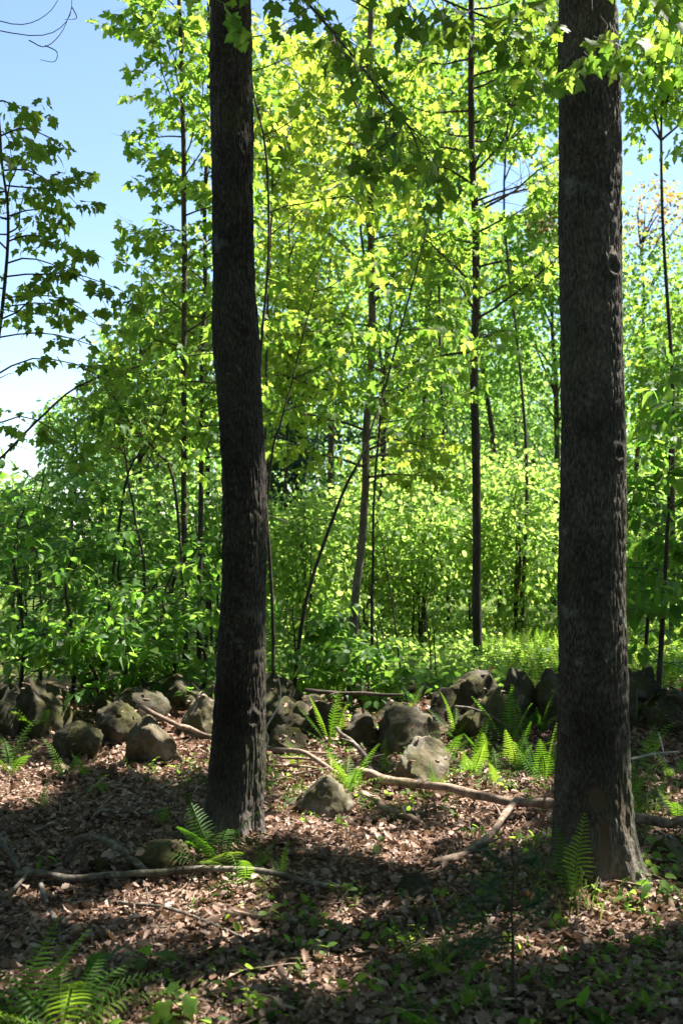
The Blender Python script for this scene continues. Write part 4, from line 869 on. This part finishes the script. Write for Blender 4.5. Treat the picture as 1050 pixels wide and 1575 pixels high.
# ================================================================== FERNS
def frond_arrays(n=20, wmax=.20, arch=.30, first=.14, pw=.030, seg=3, seed=0, droop=.25):
    r = np.random.default_rng(seed); st = [0.0]
    for i in range(n): a = first + (1 - first) * i / n; st += [a, a + (1 - first) / n * .62]
    st.append(1.0); st = np.array(st); V = []; T = []
    def rach(s): return np.array([.02 * math.sin(s * 5 + seed), arch * s ** 2, s - .25 * arch * s ** 3])
    for s in st:
        w = .006 * (1 - .8 * s); c = rach(s); V += [c + [-w, 0, 0], c + [w, 0, 0]]
    for i in range(len(st) - 1): a = 2 * i; T += [(a, a + 1, a + 3), (a, a + 3, a + 2)]
    for i in range(n):
        s = (st[1 + 2 * i] + st[2 + 2 * i]) / 2; u = (s - first) / (1 - first)
        L = wmax * (min(1, .45 + u * 2.2) if u < .25 else 1) * (1 - max(0, (u - .25) / .75)) ** .8 * r.uniform(.88, 1.1) + .012
        for sg in (-1, 1):
            a, b_ = 2 * (1 + 2 * i) + (sg > 0), 2 * (2 + 2 * i) + (sg > 0); c = rach(s); dirv = nz(np.array([sg, .15, .28 + .25 * u + r.normal(0, .06)])); upv = nz(np.array([0, arch * 2 * s, 1])); ids = []
            for q in range(1, seg):
                t = q / seg; wd = pw * (1 - t * .7) * (.55 + .45 * (L / wmax)) / 2; p = c + dirv * L * t + np.array([0, .02, -droop * L * t * t]); V += [p - upv * wd, p + upv * wd]; ids.append((len(V) - 2, len(V) - 1))
            V.append(c + dirv * L + np.array([0, .03, -droop * L])); tip = len(V) - 1
            prev = (a, b_)
            for e in ids: T += [(prev[0], e[0], e[1]), (prev[0], e[1], prev[1])]; prev = e
            T.append((prev[0], tip, prev[1]))
    return np.array(V), np.array(T)
FROND = [mesh_from('frond', *frond_arrays(15, .21, .75, .14, .032, 4, 8, .4), M['fern']), mesh_from('frond', *frond_arrays(17, .17, .55, .2, .028, 4, 9, .3), M['fern']), mesh_from('frond', *frond_arrays(18, .20, .26, .16, .030, 4, 1), M['fern']), mesh_from('frond', *frond_arrays(16, .23, .45, .12, .032, 4, 2), M['fern']), mesh_from('frond', *frond_arrays(19, .19, .14, .2, .027, 4, 3, .2), M['fern'])]
GFN = 'ferns on the forest floor'
def fern(px, py, h, n, label, open_=.35, face=None, kind=None, size=1.0):
    b = ground(px, py); hm = h / FPX * b[1]; t0 = thing('fern', b, label, 'fern', GFN); a0 = rng.random() * 6.28
    n = n + 2 if n > 2 else n
    for k in range(n):
        o = bpy.data.objects.new('frond', FROND[(k + int(px)) % 5 if kind is None else kind]); COL.objects.link(o); o.parent = t0
        s = hm * (1.2 if k == 0 else rng.uniform(.75, 1.15)) * size
        az = (a0 + k * 2.4) if face is None else math.radians(face) + rng.normal(0, .5)
        lean = (.08 if k == 0 else rng.uniform(.4, 1.0)) * open_ * 1.6
        o.matrix_local = Matrix.Rotation(az, 4, 'Z') @ Matrix.Rotation(-lean, 4, 'X') @ Matrix.Rotation(rng.normal(0, .25), 4, 'Z') @ Matrix.Scale(s, 4)
FERNS = [(18, 1195, 78, 4, 'upright fern at the left edge before the wall stones'), (98, 1200, 62, 3, 'small shaded fern before the stone left of the leaning boulder'), (55, 1135, 70, 3, 'shaded fern in front of the biggest grey wall stone'), (340, 1335, 128, 9, 'bushy dark green fern at the foot of the dark trunk'), (380, 1365, 70, 6, 'pale lit fern just below the dark trunk'),
         (432, 1352, 50, 2, 'small lit fern leaning right of the dark trunk foot'), (508, 1150, 84, 3, 'tall narrow fern in front of the wall, beside the leaning sapling'), (536, 1222, 100, 5, 'bright lit fern by the mossy boulder and the long log'), (570, 1248, 46, 2, 'thin pale fern in front of the long log'), (592, 1196, 52, 1, 'single yellowish fern frond left of the rough boulder'),
         (702, 1140, 70, 4, 'lit fern right of the rough boulder, next to the mossy wall stone'), (722, 1196, 84, 7, 'spreading lit fern right of the rough boulder'), (782, 1150, 88, 3, 'dark tall fern against the right wall stones'), (792, 1192, 78, 5, 'shaded fern in front of the right wall stones, in the middle'), (832, 1128, 66, 3, 'dark fern high up against the thick trunk'),
         (836, 1215, 92, 3, 'bright narrow fern touching the left side of the thick trunk'), (886, 1400, 124, 2, 'slender lit fern standing before the foot of the thick trunk'), (985, 1190, 84, 7, 'shaded fern right of the thick trunk, upper one'), (1030, 1200, 60, 4, 'shaded fern at the right edge by the pale sticks'), (975, 1262, 70, 4, 'lit fern arching at the right side of the thick trunk'),
         (1040, 1262, 62, 3, 'lit fern at the right edge above the log'), (668, 1498, 84, 5, 'dark fern left of the pine seedling'), (650, 1585, 92, 6, 'dark fern at the bottom edge, in the middle'), (940, 1525, 52, 3, 'lit fern at the lower right'), (850, 1530, 50, 3, 'shaded fern right of the pine seedling'),
         (10, 1610, 200, 10, 'broad dark fern filling the bottom left corner'), (100, 1600, 170, 9, 'broad dark fern next to the bottom left corner'), (1000, 1165, 50, 4, 'dark fern deep in the shade at the right, behind the others'), (985, 1100, 44, 4, 'dark fern on the wall right of the thick trunk'), (250, 1268, 40, 4, 'low shaded fern left of the dark trunk'), (630, 1092, 46, 4, 'fern behind the low wall gap'), (560, 1080, 40, 4, 'fern behind the wall next to the leaning sapling'), (452, 1180, 50, 3, 'small upright fern between the dark trunk and the stick bundle'), (668, 1222, 48, 3, 'small fern at the right foot of the rough boulder'), (748, 1172, 58, 3, 'small upright fern below the rounded mossy stone'), (766, 1212, 54, 3, 'small fern behind the log, left of the bright narrow one'), (815, 1186, 60, 3, 'small upright fern left of the bright narrow one'), (972, 1222, 56, 4, 'small fern above the log right of the thick trunk'), (1012, 1236, 50, 4, 'small fern above the log near the right edge'), (300, 1312, 52, 4, 'small shaded fern left of the bushy one at the dark trunk'), (400, 1335, 48, 3, 'small fern at the right foot of the dark trunk'), (62, 1246, 46, 3, 'small fern in the sun patch at the left edge'), (130, 1200, 50, 3, 'small fern in front of the two left wall stones'), (690, 1172, 56, 3, 'narrow fern squeezed between rough boulder and mossy wall stone'), (720, 1560, 70, 5, 'dark fern at the bottom edge below the pine seedling'), (995, 1560, 60, 5, 'dark fern in the bottom right corner')]
for f in FERNS: fern(*f, kind=4 if f[3] <= 3 and f[2] > 70 else None, face=0 if f[3] <= 2 else None, open_=.8 if f[3] >= 6 else .40)
g = Geo(); FV, FT = frond_arrays(13, .17, .2, .15, .045, 2, 5)
n = 1900; d = rng.uniform(9.6, 15.5, n); px = rng.uniform(590, 1080, n); sk = rng.random(n) < np.where(px < 735, .5, .1); d, px = d[~sk], px[~sk]
for di, pi in zip(d, px):
    s = rng.uniform(.26, .5) * (1.0 if pi > 730 else .7); a = rng.random() * 6.28; le = rng.uniform(0, .45); x = (pi - 525) / FPX * di
    Rm = np.array((Matrix.Rotation(a, 3, 'Z') @ Matrix.Rotation(-le, 3, 'X') @ Matrix.Rotation(rng.normal(0, .4), 3, 'Z'))) * s
    g.add(FV @ Rm.T + [x, di, float(gz(x, di)) - .02], FT, None, rng.random())
tag(obj('fern_bed', g.mesh('fern_bed', M['dry_fern'])), 'bed of bright sunlit ferns beyond the wall', 'ferns', kind='stuff')

# ================================================================== SEEDLINGS, PINE SEEDLING, GRASS
def seedling(px, py, h, n, size, label, shape='maple', mat='maple', hang=.15, flat=.35):
    b = ground(px, py); hm = h / FPX * b[1]; t0 = thing('seedling', b, label, 'seedling', 'leafy seedlings on the forest floor')
    stem_object(t0, b, [b - [0, 0, .02], b + [.01, 0, hm * .5], b + [rng.normal(0, .02), rng.normal(0, .02), hm]], .003, .0018, 'dark_twig', 8, 5, 'stem')
    a = rng.random() * 6.28 + np.arange(n) * 2.1; O = np.stack([np.cos(a), np.sin(a), np.full(n, .15)], -1); z = np.linspace(.45, 1, n)
    P = b + np.stack([np.zeros(n), np.zeros(n), z * hm], -1) + O * .02; tip, nrm = frames(P, nz(O), hang, flat); add_leaves(t0, b, shape, mat, P, tip, nrm, rng.uniform(.75, 1.15, n) * size, n)
for a in [(272, 1590, 60, 6, .075, 'broad dark-leaved seedling at the bottom edge, left half'), (165, 1505, 40, 5, .085, 'shaded seedling with broad leaves in front of the corner ferns', 'ovate', 'beech'), (225, 1500, 38, 5, .085, 'shaded seedling right beside the one by the corner ferns', 'ovate', 'beech'), (890, 1572, 30, 5, .095, 'broad-leaved seedling at the bottom right', 'ovate', 'beech'),
          (1005, 1392, 40, 6, .075, 'seedling with narrow leaves right of the pale flared root', 'ovate', 'maple'), (960, 1400, 24, 4, .06, 'low seedling in front of the pale flared root', 'ovate', 'maple'), (150, 1225, 24, 4, .07, 'small lit seedling before the leaning boulder'), (65, 1340, 20, 4, .05, 'small seedling behind the left end of the thin log', 'ovate', 'maple'), (300, 1400, 20, 4, .045, 'little green seedling below the thin log', 'ovate', 'maple'), (345, 1385, 18, 4, .045, 'little seedling touching the thin log', 'ovate', 'maple'),
          (410, 1390, 22, 4, .05, 'seedling below the small lit fern', 'ovate', 'maple'), (480, 1430, 26, 5, .05, 'seedling at the end of the thick tan branch', 'maple', 'maple'), (610, 1455, 26, 4, .055, 'seedling left of the dark fern in the lower middle', 'ovate', 'maple'), (575, 1315, 20, 4, .045, 'small seedling in the middle sun patch', 'ovate', 'maple'), (690, 1262, 22, 4, .05, 'seedling behind the slanting tan branch', 'ovate', 'maple'), (805, 1300, 22, 4, .05, 'seedling left of the thick trunk foot', 'ovate', 'maple'),
          (735, 1290, 20, 4, .045, 'seedling beside the slanting tan branch', 'ovate', 'maple'), (1020, 1470, 24, 5, .05, 'seedling at the right edge in the sun', 'maple', 'maple'), (905, 1490, 22, 4, .045, 'small lit seedling in the right sun patch', 'ovate', 'maple'), (275, 1200, 22, 4, .055, 'seedling between the leaning boulder and the dark trunk', 'ovate', 'maple'), (745, 1215, 26, 5, .06, 'leafy seedling above the log, right of the rough boulder', 'ovate', 'maple'), (640, 1125, 24, 4, .07, 'bright seedling growing on the dark slanting stone', 'ovate', 'fresh')]:
    seedling(*a)

b = ground(790, 1545); t0 = thing('pine_seedling', b, 'dark-stemmed pine seedling with soft needles before the thick trunk', 'seedling')
stem_object(t0, b, [b - [0, 0, .03], at(789, 1470, b[1]), at(785, 1400, b[1]), at(788, 1340, b[1]), at(784, 1296, b[1])], .0055, .0025, 'dark_twig', 18, 7, 'stem')
NV, NT, nn = [], [], 0
for (py, az, L, sl) in [(1440, 180, .22, .1), (1430, 20, .12, .15), (1425, 215, .18, .15), (1412, 165, .20, .1), (1400, 0, .10, .2), (1392, 195, .17, .12), (1375, 150, .15, .15), (1450, 150, .2, .02), (1345, 200, .13, .1), (1335, 170, .10, .2), (1330, 340, .08, .2), (1455, 240, .14, .05)]:
    p = at(788, py, b[1]); a = math.radians(az); lp = limb_path(p, (math.cos(a), math.sin(a), sl), L, 7, -.02, .12); g = Geo(); g.tube(lp, np.linspace(.003, .0012, 7), 4); obj('branch', g.mesh('branch', M['dark_twig'], b, True), t0)
    for k in range(150):
        s = rng.uniform(.3, 1) * 5.99; j = int(s); q_ = lp[j] + (lp[j + 1] - lp[j]) * (s - j); dv = nz(nz(lp[j + 1] - lp[j]) * .6 + rng.normal(0, .6, 3)); L2 = rng.uniform(.035, .065); w = nz(np.cross(dv, rng.normal(0, 1, 3))) * .0009
        NV += [q_ - w, q_ + w, q_ + dv * L2]; NT.append((nn, nn + 1, nn + 2)); nn += 3
tag(obj('needles', mesh_from('needles', np.array(NV) - b, np.array(NT), M['needle'], np.repeat(rng.random(len(NT)), 3)), t0), kind='stuff')

def blades(centres, n, h, mat, spread=.05):
    g = Geo()
    for c in centres:
        for k in range(n):
            a = rng.random() * 6.28; r = spread * math.sqrt(rng.random()); x, y = c[0] + r * math.cos(a), c[1] + r * math.sin(a); b = np.array([x, y, float(gz(x, y)) - .01]); hh = h * rng.uniform(.4, 1.1); o = np.array([math.cos(a), math.sin(a), 0]) * hh * rng.uniform(.1, .9); w = np.array([-math.sin(a), math.cos(a), 0]) * .002
            m1 = b + o * .25 + [0, 0, hh * .6]; m2 = b + o * .7 + [0, 0, hh * .85]; e = b + o + [0, 0, hh * .8]
            g.add([b - w, b + w, m1 - w, m1 + w, m2 - w * .7, m2 + w * .7, e], [(4, 5, 6)], [(0, 1, 3, 2), (2, 3, 5, 4)], rng.random())
    return g
for (px, py, n, h, lab) in [(905, 1398, 40, .16, 'tuft of dry grass at the foot of the thick trunk'), (870, 1402, 22, .14, 'grass tuft beside the slender lit fern'), (975, 1300, 60, .14, 'soft grass tuft behind the pale flared root'), (1000, 1265, 50, .14, 'soft grass tuft under the log at the right edge'), (840, 1370, 60, .13, 'shaded grass tuft left of the thick trunk foot'), (800, 1385, 50, .12, 'shaded grass tuft behind the pine seedling')]:
    c = ground(px, py); o = obj('grass_tuft', blades([c], n, h, 'grass', .10).mesh('grass_tuft', M['grass'], c)); o.location = tuple(c); tag(o, lab, 'grass', 'grass tufts', 'stuff' if False else None)

# ================================================================== DEAD LEAVES, TWIGS AND LOW GREEN LEAVES ON THE FLOOR
n = 68000
y = 2.2 + (10.2 - 2.2) * rng.random(n) ** 1.15; x = rng.uniform(-1, 1, n) * (.36 * y + 1.5)
P = np.stack([x, y, gz(x, y) + rng.random(n) ** 2 * .035 + .004], -1)
a = rng.random(n) * 2 * math.pi; O = np.stack([np.cos(a), np.sin(a), np.zeros(n)], -1)
tip = nz(O + rng.normal(0, .22, (n, 3))); up = np.array([0, 0, 1.]) + rng.normal(0, .62, (n, 3)); nrm = nz(up - (up * tip).sum(1, keepdims=True) * tip)
V, F, t = leaf_geo('dead', P, tip, nrm, rng.uniform(.018, .055, n) * (1 + .25 * (y > 6)), rng.uniform(-2.5, 4.2, n))
n2 = 30000; y = 2.2 + 5.5 * rng.random(n2) ** 1.2; x = rng.uniform(-1, 1, n2) * (.36 * y + 1.0); P = np.stack([x, y, gz(x, y) + rng.random(n2) * .04 + .006], -1); a = rng.random(n2) * 6.28
tip = nz(np.stack([np.cos(a), np.sin(a), rng.normal(0, .4, n2)], -1)); up = np.array([0, 0, 1.]) + rng.normal(0, .7, (n2, 3)); nrm = nz(up - (up * tip).sum(1, keepdims=True) * tip)
V2, F2, t2 = leaf_geo('diamond', P, tip, nrm, rng.uniform(.010, .034, n2), rng.uniform(-3, 4, n2))
F = np.vstack([F, F2 + len(V)]); V = np.vstack([V, V2]); t = np.concatenate([t, t2])
bpy.context.view_layer.update(); P = []
for o in [c for c in wall.children] + [o for o in COL.objects if o.name.startswith('boulder')]:
    co = np.empty(len(o.data.vertices) * 3, np.float32); o.data.vertices.foreach_get('co', co); co = co.reshape(-1, 3); top = co[co[:, 2] > np.ptp(co[:, 2]) * .12]
    mw = np.array(o.matrix_world); k = top[rng.integers(0, len(top), 9)]; P.append(k @ mw[:3, :3].T + mw[:3, 3] + [0, 0, .006])
P = np.concatenate(P); n4 = len(P); a = rng.random(n4) * 6.28; tip = nz(np.stack([np.cos(a), np.sin(a), rng.normal(0, .3, n4)], -1)); up = np.array([0, 0, 1.]) + rng.normal(0, .4, (n4, 3)); nrm = nz(up - (up * tip).sum(1, keepdims=True) * tip)
V2, F2, t2 = leaf_geo('dead', P, tip, nrm, rng.uniform(.03, .06, n4), rng.uniform(-2, 3, n4)); F = np.vstack([F, F2 + len(V)]); V = np.vstack([V, V2]); t = np.concatenate([t, t2])
tag(obj('leaf_litter', mesh_from('leaf_litter', V, F, M['litter'], t)), 'brown dead leaves covering the forest floor', 'leaves', kind='stuff')
g = Geo()
for k in range(1900):
    y_ = rng.uniform(2.5, 8.5); x_ = rng.uniform(-1, 1) * (.36 * y_ + .8); a = rng.random() * 6.28; L = rng.uniform(.06, .28) * (2.2 if k % 12 == 0 else 1); r = rng.uniform(.0012, .0035) * (1.7 if k % 12 == 0 else 1); dv = np.array([math.cos(a), math.sin(a)]) * L / 2; z = rng.uniform(.012, .035)
    q_ = np.array([[x_ + dv[0] * s, y_ + dv[1] * s, float(gz(x_ + dv[0] * s, y_ + dv[1] * s)) + z + rng.normal(0, .006)] for s in (-1, -.3, .3, 1)]); g.tube(q_, np.linspace(r, r * .6, 4), 4, tint=rng.random())
tag(obj('twig_litter', g.mesh('twig_litter', M['dead_wood'])), 'small broken twigs strewn over the dead leaves', 'twigs', kind='stuff')
n = 4200; y = rng.uniform(2.4, 9.6, n); x = rng.uniform(-1, 1, n) * (.36 * y + .8); w = noise(x * 1.1, y * 1.1, 0, 61) + (y < 3.6) * .15 + (x > .6) * .12; k = w > .5; x, y = x[k], y[k]
P, O = [], []
for xi, yi in zip(x, y):
    m = rng.integers(2, 6); a0 = rng.random() * 6.28; hh = rng.uniform(.02, .10)
    for q_ in range(m):
        a = a0 + q_ * 2.2; o = np.array([math.cos(a), math.sin(a), .1]); P.append([xi + o[0] * .012, yi + o[1] * .012, float(gz(xi, yi)) + hh * (.5 + .5 * q_ / m)]); O.append(o)
P = np.array(P); tip, nrm = frames(P, nz(np.array(O)), .1, .4); V, F, t = leaf_geo('ovate', P, tip, nrm, rng.uniform(.018, .05, len(P)))
n = 2600; d = rng.uniform(8.7, 17, n); px = rng.uniform(-60, 1100, n); px[:1500] = rng.uniform(420, 780, 1500); x = (px - 525) / FPX * d; k = noise(x * 1.3, d * 1.3, 0, 63) > .36; x, d = x[k], d[k]; P, O = [], []
for xi, yi in zip(x, d):                                     # low leafy growth beyond the wall
    m = rng.integers(6, 14); hh = rng.uniform(.08, .38); zz = float(gz(xi, yi)); a = rng.random(m) * 6.28; o = np.stack([np.cos(a), np.sin(a), np.full(m, .2)], -1); P.append(np.array([xi, yi, zz]) + o * rng.uniform(.02, .13, (m, 1)) + np.stack([0 * a, 0 * a, hh * rng.random(m) ** .6], -1)); O.append(o)
P = np.concatenate(P); tip, nrm = frames(P, nz(np.concatenate(O)), .15, .6); V3, F3, t3 = leaf_geo('round', P, tip, nrm, rng.uniform(.035, .085, len(P)))
tag(obj('undergrowth', mesh_from('undergrowth', V3, F3, M['fresh'], t3)), 'bright low leafy growth just beyond the wall', 'undergrowth', kind='stuff')
tag(obj('ground_cover', mesh_from('ground_cover', V, F, M['maple'], t)), 'small green leaves sprouting through the dead leaves', 'ground cover', kind='stuff')
